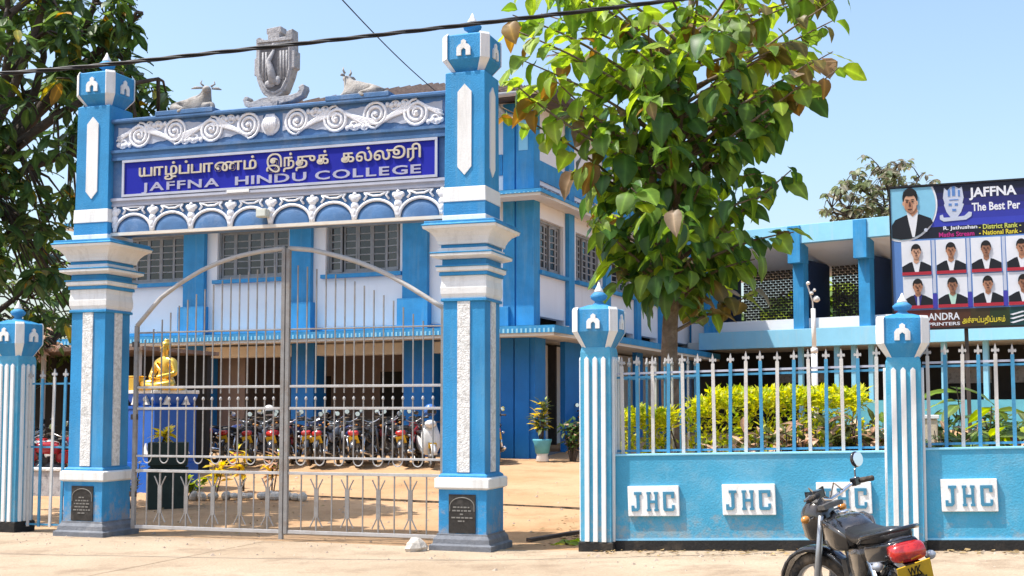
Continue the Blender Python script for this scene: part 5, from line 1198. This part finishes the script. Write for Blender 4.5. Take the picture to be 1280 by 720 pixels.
# ------------------------------------------------------------------ leaves
def leaf_mesh(name, m, L, w, fold=.25, droop=.35, tip=.6, n=4):
    """one leaf along +x from its stalk, two halves folded along the midrib, tip bending down"""
    vs, fs = [], []
    for i in range(n+1):
        q = i/n; x = L*q; z = -droop*L*q*q*.6
        ww = w*.5*(math.sin(pi*q**tip))**.8 if 0 < q < 1 else .0
        wv = .035*L*math.sin(i*2.3+L*40) if n > 3 else 0
        vs += [(x, -ww, z+fold*ww+wv), (x, 0, z), (x, ww, z+fold*ww-wv*.8)]
    vs = [(-L*.18, 0, .02*L)]+vs
    fs = [(0,1,2),(0,2,3)]
    for i in range(n):
        a = 1+i*3; fs += [(a,a+3,a+4,a+1),(a+1,a+4,a+5,a+2)]
    me = bpy.data.meshes.new(name); me.from_pydata(vs, [], fs); me.materials.append(m)
    me.attributes.new('rib', 'FLOAT', 'POINT').data.foreach_set('value', [1.0]+[0.0, 1.0, 0.0]*(n+1))
    me.polygons.foreach_set('use_smooth', [True]*len(me.polygons)); me.update(); return me
def rand_rot(rnd, az, pitch, roll): return (Matrix.Rotation(az, 3, 'Z') @ Matrix.Rotation(pitch, 3, 'Y') @ Matrix.Rotation(roll, 3, 'X'))
def joined(name, items, parent, kind=None):
    """many leaves as one mesh: items = (mesh, matrix4)"""
    vs, fs, mi, mats, rb = [], [], [], [], []
    cache = {}
    for me, Mx in items:
        if me not in cache: cache[me] = ([v.co.copy() for v in me.vertices], [tuple(p.vertices) for p in me.polygons], me.materials[0], [d.value for d in me.attributes['rib'].data])
        co, pf, m, rv = cache[me]; rb += rv
        if m not in mats: mats.append(m)
        k = mats.index(m); n = len(vs); vs += [tuple(Mx @ c) for c in co]; fs += [tuple(i+n for i in p) for p in pf]; mi += [k]*len(pf)
    me = bpy.data.meshes.new(name); me.from_pydata(vs, [], fs)
    for m in mats: me.materials.append(m)
    me.attributes.new('rib', 'FLOAT', 'POINT').data.foreach_set('value', rb)
    me.polygons.foreach_set('material_index', mi); me.polygons.foreach_set('use_smooth', [True]*len(fs)); me.update()
    o = bpy.data.objects.new(name, me); C.objects.link(o); o.parent = parent
    if kind: o['kind'] = kind
    return o
def mx(p, rot, s=1.0):
    m = rot.to_4x4(); m = Matrix.Translation(p) @ m @ Matrix.Scale(s, 4); return m
def place_leaves(items, parent, camp, limit=300):
    """nearest / largest leaves as parts of their own, the rest as one part"""
    cw = Vector(camp)
    pw = Vector(parent.location)
    items.sort(key=lambda it: (Vector(it[1].translation)+pw-cw).length)
    for me, Mx in items[:limit]:
        o = bpy.data.objects.new('leaf', me); C.objects.link(o); o.parent = parent; o.matrix_local = Mx
    if items[limit:]: joined('foliage', items[limit:], parent, 'stuff')
LM = dict(
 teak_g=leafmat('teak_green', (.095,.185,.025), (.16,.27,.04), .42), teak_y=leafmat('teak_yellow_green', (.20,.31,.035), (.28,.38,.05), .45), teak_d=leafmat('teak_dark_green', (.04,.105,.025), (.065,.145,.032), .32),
 teak_b=leafmat('teak_olive_brown', (.11,.10,.025), (.17,.135,.04), .30), teak_r=leafmat('teak_rust', (.20,.11,.025), (.26,.16,.03), .32), teak_dry=leafmat('teak_dry', (.22,.15,.09), (.32,.24,.16), .25),
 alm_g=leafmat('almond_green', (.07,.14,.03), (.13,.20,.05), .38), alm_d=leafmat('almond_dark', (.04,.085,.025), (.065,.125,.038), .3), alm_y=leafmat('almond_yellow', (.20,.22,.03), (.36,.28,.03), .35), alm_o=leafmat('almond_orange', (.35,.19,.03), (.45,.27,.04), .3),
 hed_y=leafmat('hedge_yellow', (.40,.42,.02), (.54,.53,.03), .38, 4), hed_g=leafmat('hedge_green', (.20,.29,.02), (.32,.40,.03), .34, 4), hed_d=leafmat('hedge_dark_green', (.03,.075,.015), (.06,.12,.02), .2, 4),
 cro_p=leafmat('croton_pink', (.48,.30,.20), (.58,.42,.29), .2, 9), cro_g=leafmat('croton_green', (.07,.10,.03), (.13,.15,.05), .2, 9), cro_r=leafmat('croton_red', (.24,.05,.04), (.34,.09,.06), .25, 9), cro_y=leafmat('croton_yellow', (.55,.43,.03), (.65,.52,.05), .3, 6),
 far_g=leafmat('far_olive', (.10,.13,.06), (.16,.19,.10), .3, .8), far_b=leafmat('far_grey_green', (.19,.18,.13), (.25,.23,.17), .2, .8), bush_l=leafmat('bush_light', (.09,.15,.03), (.15,.21,.045), .25, 2),
 white_p=leafmat('white_petal', (.7,.68,.66), (.75,.73,.72), .2))
def limb(b, p0, p1, r0, r1, rnd, bend=.12, n=5):
    d = Vector(p1)-Vector(p0); off = Vector((rnd.uniform(-1,1), rnd.uniform(-1,1), rnd.uniform(0,1)))*d.length*bend
    pts = [Vector(p0)+d*q+off*sin(pi*q) for q in fr(0, 1, n)]
    b.tube(pts, [r0+(r1-r0)*q for q in fr(0, 1, n)], 7); return pts
# ------------------------------------------------------------------ the young large leaved tree behind the fence
tx, ty, tz = on_ground(4.37, 3.46)
teak = thing('large_leaved_tree', 'young tree with big green leaves growing behind the picket railing', 'tree', (tx, ty, tz-.05))
rnd = random.Random(11)
def tb(z): return Vector((.02-.05*z+.02*sin(z*2.1)+.012*z*z, .03*sin(z*1.3), z))
MB().tube([tb(z) for z in fr(-.6, 8.6, 28)], [.150-.0145*max(0, z) if z < 8 else .03 for z in fr(-.6, 8.6, 28)], 12).build('trunk', M['trunk'], teak, smooth=True)
LVV = {k: [leaf_mesh('leaf', LM['teak_'+k], L_, w_, f_, d+e_, tp, 6) for L_, w_, f_, e_, tp in ((.335,.27,.20,0,.85),(.36,.25,.45,.35,.8),(.29,.25,.05,-.35,.95),(.37,.30,-.12,.55,.8),(.24,.19,.55,.1,.9))] for k, d in (('g',.5),('y',.35),('d',.6),('b',.7),('r',.7),('dry',.5))}
LV = {k: q[0] for k, q in LVV.items()}
#   local height above the root: left and right reach of the crown seen from the street
EN = [(2.55,-.55,.75),(2.8,-.85,1.30),(3.3,-.95,1.45),(3.75,-1.15,1.85),(4.3,-1.6,1.95),(4.9,-1.5,1.75),(5.3,-1.75,1.35),(5.7,-2.5,1.5),(6.1,-2.6,2.4),(6.5,-2.62,2.5),(7.0,-2.55,2.6),(7.6,-2.8,2.45),(8.3,-2.5,2.2),(8.9,-1.5,1.5)]
def reach(z):
    for (a, l, r), (c, l2, r2) in zip(EN, EN[1:]):
        if z <= c: q = clamp((z-a)/(c-a), 0, 1); return l+(l2-l)*q, r+(r2-r)*q
    return EN[-1][1:]
items = []; nl = 96
for i in range(nl):
    z1 = 3.15+(8.5-3.15)*(i/(nl-1))**.9; az = i*2.39996+rnd.uniform(-.3,.3)
    if i >= 80: az = (pi if i % 2 else 0)+rnd.uniform(-.45,.45); z1 = 5.6+2.6*(i-80)/16
    l, r = reach(z1); ex = r if cos(az) > 0 else -l; ey = min(1.7, (r-l)*.5)
    R_ = 1/math.sqrt((cos(az)/ex)**2+(sin(az)/ey)**2)*(rnd.uniform(.60, 1.0) if i < 80 else rnd.uniform(.85, 1.06))
    zb = max(2.6, z1-R_*rnd.uniform(.35,.75)); 
    if zb > 8: zb = 8
    p0 = tb(zb); p1 = Vector((cos(az)*R_, sin(az)*R_, z1+rnd.uniform(-.1,.15)))+Vector((tb(z1).x*.3,0,0))
    b = MB(); pts = limb(b, p0, p1, .030, .008, rnd, .10, 6)
    b.build('branch', M['trunk'], teak, smooth=True)
    nlv = int(7+R_*5.6*(1 if p1.x < .9 or z1 < 5.5 else .62))
    for k in range(nlv):
        q = 1-(k/nlv)**1.0*.78; j = q*6; a = min(int(j), 5); p = pts[a].lerp(pts[a+1], j-a)
        la = az+(1 if k % 2 else -1)*rnd.uniform(.5,1.5)+rnd.uniform(-.3,.3) if k else az
        p = p+Vector((rnd.uniform(-.09,.09), rnd.uniform(-.09,.09), rnd.uniform(-.06,.10)))
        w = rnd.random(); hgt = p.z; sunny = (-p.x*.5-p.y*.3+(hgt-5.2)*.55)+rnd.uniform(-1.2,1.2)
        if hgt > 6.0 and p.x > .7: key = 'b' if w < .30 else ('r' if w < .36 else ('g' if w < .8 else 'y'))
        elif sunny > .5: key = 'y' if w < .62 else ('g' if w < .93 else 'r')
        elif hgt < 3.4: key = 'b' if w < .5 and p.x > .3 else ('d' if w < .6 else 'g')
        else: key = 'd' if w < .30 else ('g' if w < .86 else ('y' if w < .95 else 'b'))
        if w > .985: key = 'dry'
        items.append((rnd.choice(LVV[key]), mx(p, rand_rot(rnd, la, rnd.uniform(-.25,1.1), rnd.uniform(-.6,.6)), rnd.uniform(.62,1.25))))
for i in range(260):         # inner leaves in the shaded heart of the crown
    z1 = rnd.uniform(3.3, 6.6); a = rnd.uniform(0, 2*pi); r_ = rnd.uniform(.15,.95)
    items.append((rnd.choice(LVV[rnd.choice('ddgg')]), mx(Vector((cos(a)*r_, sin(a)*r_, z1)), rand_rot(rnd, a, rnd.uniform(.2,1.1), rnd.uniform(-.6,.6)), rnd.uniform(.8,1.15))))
place_leaves(items, teak, (0,0,1.6))
# ------------------------------------------------------------------ generic crown of leaf whorls
def whorl_tree(name, label, loc, trunk_pts, tr, centre, rad, n_tw, per, lv, keyf, seed, tilt=.5, limit=300, size=(.7,1.1), bark='bark_dk', limbs=14, group=None, shell=.55, cat='tree', keep=None):
    rnd = random.Random(seed); t = thing(name, label, cat, loc, 0, group)
    MB().tube(trunk_pts, [tr*(1-.55*q) for q in fr(0, 1, len(trunk_pts)-1)], 10).build('trunk', M[bark], t, smooth=True)
    top = Vector(trunk_pts[-1]); cen = Vector(centre); rad = Vector(rad); items = []; ends = []
    for i in range(limbs):
        a = i*2.4+rnd.uniform(-.3,.3); el_ = rnd.uniform(-.35, 1.2)
        p = cen+Vector((cos(a)*cos(el_)*rad.x, sin(a)*cos(el_)*rad.y, sin(el_)*rad.z))*.72
        if keep and not keep(p+Vector((.3,0,0))): continue
        b = MB(); base = Vector(trunk_pts[-2]).lerp(top, rnd.random()); pts = limb(b, base, p, tr*.42, tr*.10, rnd, .15, 6); b.build('branch', M[bark], t, smooth=True); ends += pts[2:]
    tw = MB()
    for i in range(n_tw):
        a = rnd.uniform(0, 2*pi); u = rnd.uniform(-1, 1); s_ = math.sqrt(1-u*u); rr = (shell+(1-shell)*rnd.random()**.6)*(.80+.34*noise.noise(Vector((cos(a)*s_*1.7, sin(a)*s_*1.7, u*1.7+seed))))
        p = cen+Vector((cos(a)*s_*rad.x, sin(a)*s_*rad.y, u*rad.z))*rr
        if keep and not keep(p): continue
        q = min(ends, key=lambda e: (e-p).length)
        if (q-p).length < 3.0: tw.tube([q, q.lerp(p, .5)+Vector((0,0,.12)), p], [.03,.02,.01], 4)
        for k in range(per):
            la = 2*pi*k/per+rnd.uniform(-.35,.35)
            items.append((lv[keyf(rnd, p-cen, rad)], mx(p+Vector((rnd.uniform(-.08,.08), rnd.uniform(-.08,.08), rnd.uniform(-.1,.1))), rand_rot(rnd, la, rnd.uniform(-.15,.9)*tilt*2, rnd.uniform(-.5,.5)), rnd.uniform(*size))))
    tag(tw.build('twigs', M[bark], t, smooth=True), kind='stuff')
    if limit: place_leaves(items, t, (0,0,1.6), limit)
    else: joined('foliage', items, t)
    return t
AL = {k: leaf_mesh('leaf', LM['alm_'+k], .36, .15, .2, .45, 1.15, 4) for k in 'gdyo'}
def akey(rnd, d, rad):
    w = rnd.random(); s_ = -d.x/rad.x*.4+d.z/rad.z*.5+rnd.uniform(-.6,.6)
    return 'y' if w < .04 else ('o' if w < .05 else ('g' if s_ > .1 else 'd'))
gx, gy, gz = on_ground(-9.6, 3.2)
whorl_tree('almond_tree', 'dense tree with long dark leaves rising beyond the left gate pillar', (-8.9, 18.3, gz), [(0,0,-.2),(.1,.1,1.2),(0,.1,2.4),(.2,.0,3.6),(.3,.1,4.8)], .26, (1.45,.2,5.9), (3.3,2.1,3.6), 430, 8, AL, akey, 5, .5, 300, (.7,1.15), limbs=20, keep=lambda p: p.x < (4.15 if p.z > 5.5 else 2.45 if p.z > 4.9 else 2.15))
BL = {k: leaf_mesh('leaf', LM[n_], .20, .10, .15, .4, .9, 3) for k, n_ in (('d','alm_d'),('g','alm_g'),('l','bush_l'),('r','cro_p'))}
def bkey(rnd, d, rad):
    w = rnd.random(); return 'l' if w < .16 else ('g' if w < .5 else 'd')
whorl_tree('bushy_tree', 'low bushy dark green tree filling the gap behind the turreted post', (-12.6, 26.5, .3), [(0,0,-.2),(.1,0,1.0),(0,.2,1.8),(.1,.2,2.8)], .22, (.6,0,3.3), (3.6,2.4,2.7), 420, 8, BL, bkey, 8, .5, 0, (.8,1.5), limbs=14)
whorl_tree('flowering_shrub', 'shrub with dry pinkish leaves behind the side railing', (-9.9, 24.6, .3), [(0,0,-.1),(.05,0,.6),(0,.05,1.2),(.1,.05,1.9)], .08, (.1,0,2.75), (.85,.7,.42), 70, 7, BL, lambda r_, d, q: 'r' if r_.random() < .7 else 'd', 3, .5, 0, (.7,1.2), limbs=8, cat='shrub')
FL = {k: leaf_mesh('leaf', LM['far_'+k], .55, .32, .15, .4, .8, 3) for k in 'gb'}
fkey = lambda r_, d, q: 'g' if r_.random() < .6 else 'b'
whorl_tree('sparse_tree', 'thin grey green tree top showing above the canopy of the wing', (17.6, 58, 1), [(0,0,-.2),(.1,.1,3),(0,.1,6),(.2,.0,8.2)], .3, (-.3,0,10.3), (3.5,2.6,2.8), 240, 6, FL, fkey, 21, .5, 0, (.5,.95), limbs=16, shell=.35)
GLf = {k: leaf_mesh('leaf', LM[n_], .7, .42, .15, .4, .8, 3) for k, n_ in (('l','hed_g'),('g','bush_l'),('d','alm_g'))}
gkey = lambda r_, d, q: 'l' if r_.random() < .3 else ('g' if r_.random() < .6 else 'd')
for i, (x, y, s_) in enumerate(((12.5,50,1.0),(18.5,47,1.1),(25,44,1.05),(8,56,1.0))):
    whorl_tree('garden_tree', ['sunlit green tree seen through the first lattice bay','sunlit green tree seen through the second lattice bay','sunlit green tree behind the billboard','green tree behind the inner corner of the wing'][i], (x, y, .9), [(0,0,-.2),(.1,0,1.2),(0,.1,2.4),(.1,.1,3.2)], .22, (0,0,4.0*s_), (3.3,2.6,2.7), 190, 7, GLf, gkey, 30+i, .5, 0, (.8,1.4), limbs=8, group='trees behind the wing')
# far tree belt on the horizon, one mass
its = []; rnd = random.Random(77)
for i in range(2600):
    a = rnd.uniform(-1.2, 1.2); d = rnd.uniform(95, 135); h_ = (6+4.5*noise.noise(Vector((a*9, 0, 2))))*rnd.random()**.6
    its.append((FL['g'] if rnd.random() < .75 else GLf['d'], mx(Vector((sin(a)*d, cos(a)*d, 1+h_)), rand_rot(rnd, rnd.uniform(0, 6.3), rnd.uniform(-.5,1.2), rnd.uniform(-.6,.6)), rnd.uniform(2.5,4.5))))
tag(joined('far_trees', its, None), kind='stuff')
# ------------------------------------------------------------------ hedge, crotons and border plants
HL = {k: leaf_mesh('leaf', LM['hed_'+k], .10, .045, .2, .2, .9, 2) for k in 'ygd'}
hx, hy, hz = G2W(4.2, 1.75); hedge = thing('hedge', 'bright yellow green clipped hedge behind the picket railing', 'hedge', (hx, hy, ground_z(hx, hy)), -GA)
its = []; rnd = random.Random(3); Lh = 2.85
def htop(u): return (1.50 if u < .55 else 1.60 if u < 1.0 else 1.74)+.05*noise.noise(Vector((u*4, 0, 0)))
for i in range(7500):
    u = rnd.uniform(-.15, Lh); tp = htop(u); f = rnd.random()
    if f < .45: v, z = rnd.uniform(-.42,.42), tp+rnd.uniform(-.16,.05)
    elif f < .9: v, z = -.40+rnd.uniform(-.06,.10), tp*rnd.uniform(.08, 1)
    else: v, z = rnd.uniform(-.3,.4), tp*rnd.uniform(.2,1)
    if .52 < u < .74+rnd.uniform(-.04,.04): continue
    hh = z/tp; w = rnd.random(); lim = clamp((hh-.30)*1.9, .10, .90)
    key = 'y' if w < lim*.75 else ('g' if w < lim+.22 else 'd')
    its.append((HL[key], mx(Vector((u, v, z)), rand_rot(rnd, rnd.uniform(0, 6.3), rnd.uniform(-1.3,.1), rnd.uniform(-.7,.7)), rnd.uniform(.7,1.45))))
joined('foliage', its, hedge)
b = MB()
for k in range(16):
    u = .1+k*.175; b.tube([(u, rnd.uniform(-.1,.1), -.05), (u+rnd.uniform(-.1,.1), rnd.uniform(-.2,.2), .8), (u+rnd.uniform(-.2,.2), rnd.uniform(-.3,.3), 1.35)], [.02,.014,.008], 5)
tag(b.build('stems', M['bark_dk'], hedge), kind='stuff')
def tuft(name, label, u, v, h, spread, n, leaves, weights, seed, cat, group=None, z0=0, size=(.8,1.2), up=(-1.1,.4), loc=None):
    rnd = random.Random(seed); l_ = loc or on_ground(u, v); t = thing(name, label, cat, (l_[0], l_[1], l_[2]+z0), 0, group); its = []; st = MB()
    ns = max(3, int(n/14))
    for k in range(ns):
        a = rnd.uniform(0, 2*pi); r_ = spread*rnd.random()**.6; hh = h*rnd.uniform(.55, 1); p1 = Vector((cos(a)*r_, sin(a)*r_, hh)); p0 = Vector((cos(a)*r_*.25, sin(a)*r_*.25, 0))
        st.tube([p0, p0.lerp(p1, .5), p1], [.014,.011,.006], 5)
        for j in range(int(n/ns)):
            q = rnd.uniform(.35, 1); p = p0.lerp(p1, q); its.append((rnd.choices(leaves, weights)[0], mx(p, rand_rot(rnd, rnd.uniform(0, 2*pi), rnd.uniform(*up), rnd.uniform(-.5,.5)), rnd.uniform(*size))))
    joined('foliage', its, t); tag(st.build('stems', M['bark_dk'], t), kind='stuff'); return t
CL = {k: leaf_mesh('leaf', LM['cro_'+k], .25, .085, .25, .5, .9, 3) for k in 'pgry'}
cg = 'variegated crotons in front of the hedge'
for i, (u, v, h, sp, lab) in enumerate(((5.42,1.02,1.02,.22,'variegated croton below the middle of the yellow hedge'),(5.85,1.0,1.20,.25,'variegated croton second from the hedge middle'),(6.28,1.0,1.28,.25,'variegated croton near the end of the yellow hedge'),(6.72,.95,1.50,.28,'tall pink leaved croton just past the end of the hedge'),(7.08,1.05,1.25,.26,'pale pink croton beside the turreted post'))):
    tuft('croton_plant', lab, u, v, h+.12, sp+.04, 380, [CL['p'],CL['g'],HL['y'],HL['d']], [.30,.36,.16,.18], 50+i, 'croton', cg)
BLf = {k: leaf_mesh('leaf', LM[n_], .42, .17, .2, .6, .9, 4) for k, n_ in (('l','bush_l'),('y','hed_g'),('d','alm_g'))}
tuft('broad_leaved_plant', 'broad light green leaves rising behind the pickets under the billboard', 8.32, 1.6, 1.85, .34, 64, [BLf['l'],BLf['y'],BLf['d']], [.55,.25,.2], 61, 'plant', up=(-.7,.6))
tuft('broad_leaved_plant', 'smaller yellow green plant right of the broad leaved one', 8.95, 1.5, 1.45, .32, 64, [BLf['y'],BLf['l'],CL['p']], [.5,.3,.2], 62, 'plant', up=(-.7,.6))
tuft('dark_shrub', 'dark low shrub between the concrete block and broad leaves', 8.05, 1.3, 1.25, .45, 520, [CL['g'],BL['d'],CL['p']], [.35,.5,.15], 63, 'shrub')
tuft('red_croton', 'red leaved croton at the picture edge under the billboard', 9.3, 1.4, 1.5, .42, 420, [CL['r'],CL['g'],CL['p']], [.6,.25,.15], 64, 'croton')
tuft('dark_shrub', 'dark shrub with pink leaves below the two broad leaved plants', 8.75, 1.15, 1.05, .42, 460, [CL['g'],BL['d'],CL['p'],CL['r']], [.35,.4,.15,.1], 65, 'shrub')
tuft('dark_shrub', 'dark green shrub closing the hedge behind the last pickets before the post', 7.15, 2.6, 1.3, .5, 460, [BL['d'],BL['g'],CL['p']], [.5,.35,.15], 66, 'shrub')
for i, (u, v, lab) in enumerate(((7.9,4.4,'dark garden shrub beyond the concrete block'),(8.9,4.2,'dark garden shrub behind the broad leaved plant'),(9.9,4.0,'dark garden shrub in front of the wing at the picture edge'),(10.9,4.1,'dark garden shrub past the picture edge'),(6.6,4.6,'dark garden shrub beyond the end of the hedge'))):
    tuft('garden_shrub', lab, u, v, 1.3, .62, 620, [BL['d'],BL['g'],CL['g'],CL['p']], [.5,.25,.2,.05], 90+i, 'shrub', 'dark shrubs before the wing')
# plants in the yard
tuft('yellow_croton', 'low yellow croton in the stone ringed bed by the statue', -3.75, 4.6, .68, .2, 48, [CL['y'],HL['g']], [.6,.4], 70, 'croton', 'yellow crotons in the bed')
tuft('yellow_croton', 'taller orange yellow croton behind the low one in the bed', -3.75, 5.6, .95, .2, 48, [CL['y'],CL['r'],HL['g']], [.55,.15,.3], 71, 'croton', 'yellow crotons in the bed')
tuft('yellow_croton', 'pinkish yellow croton at the end of the bed near the motorcycles', -3.25, 5.7, .72, .2, 46, [CL['y'],CL['p'],HL['g']], [.3,.4,.3], 72, 'croton', 'yellow crotons in the bed')
tuft('grass_tuft', 'green grassy tuft in the bed beside the pedestal', -4.1, 4.3, .42, .30, 110, [HL['g'],HL['d']], [.6,.4], 73, 'grass', size=(1.2,2.4))
tuft('rosette_plant', 'yellow green rosette growing on top of the dark planter box', 0, 0, .26, .20, 60, [HL['y'],HL['g'],CL['y']], [.4,.35,.25], 74, 'plant', loc=(gb.location.x-.12, gb.location.y, gb.location.z+1.0), size=(.7,1.3))
tuft('white_flower_plant', 'white flowered plant squeezed between the gate pillar and planter', -4.15, 2.9, .80, .20, 110, [leaf_mesh('leaf', LM['white_p'], .10, .07, .1, .2, .8, 2), HL['g'], HL['d']], [.5,.3,.2], 75, 'plant')
tuft('potted_plant', 'yellow and dark leaved plant in the turquoise pot', 0, 0, .95, .26, 110, [CL['g'],BL['d'],CL['y'],HL['g']], [.35,.3,.25,.1], 76, 'plant', loc=(pp.location.x, pp.location.y, pp.location.z+.45))
tuft('dark_shrub', 'dark shrub with pinkish leaves right of the turquoise pot', .25, 12.9, .95, .32, 170, [BL['d'],CL['g'],CL['p']], [.55,.25,.2], 77, 'shrub')
tuft('fence_weed', 'small green weed at the foot of the turreted post', 3.95, .55, .75, .10, 36, [HL['g'],HL['y']], [.7,.3], 78, 'weed')
tuft('fallen_leaf', 'big fallen yellow leaf lying on the dirt in the drive gap', 3.62, .62, .05, .10, 7, [LV['y'],CL['y']], [.6,.4], 79, 'leaf', up=(-.25,.1), size=(.7,.9))
rnd = random.Random(12)
for i in range(16):                                    # whitewashed stones round the bed
    a = i/15; u, v = -4.3+2.3*a+rnd.uniform(-.04,.04), 3.9+.25*sin(a*3.1)+.55*a+rnd.uniform(-.05,.05)
    x, y, z = on_ground(u, v); b = MB().ell((0,0,.06), (rnd.uniform(.07,.14), rnd.uniform(.06,.10), rnd.uniform(.05,.10)), 8, 5)
    o = b.build('border_stone', M['stone'], None, smooth=False); o.location = (x, y, z); o.rotation_euler = (rnd.uniform(-.3,.3), rnd.uniform(-.3,.3), rnd.uniform(0,3))
    tag(o, 'whitewashed stone edging the flower bed by the statue', 'stone', 'whitewashed stones round the bed', 'thing')
# ------------------------------------------------------------------ shed behind the side railing
sx, sy, sz = on_ground(-9.6, 8.6)
shed = thing('bike_shed', 'dark open bike shed seen through the side railing', 'shed', (sx, sy, sz), -GA)
MB().box(-2.2,2.6,.9,1.05,-.1,2.5).build('back_wall', M['dark'], shed); MB().box(-2.3,2.7,-1.6,1.2,2.5,2.58).build('roof', M['roof'], shed)
for u in (-2.1, .2, 2.5): MB().tube([(u,-1.4,-.1),(u,-1.4,2.5)], .05, 8).build('post', M['pipe'], shed)
lw = thing('low_wall', 'low grey cement wall behind the side railing', 'low wall', on_ground(-7.6, 4.4), -GA)
MB().box(-2.5,1.0,-.10,.10,-.2,.42).build('wall_body', M['grey_stone'], lw, bevel=.01); MB().box(-2.52,1.02,-.13,.13,.42,.47).build('coping', M['stone_white'], lw, bevel=.01)
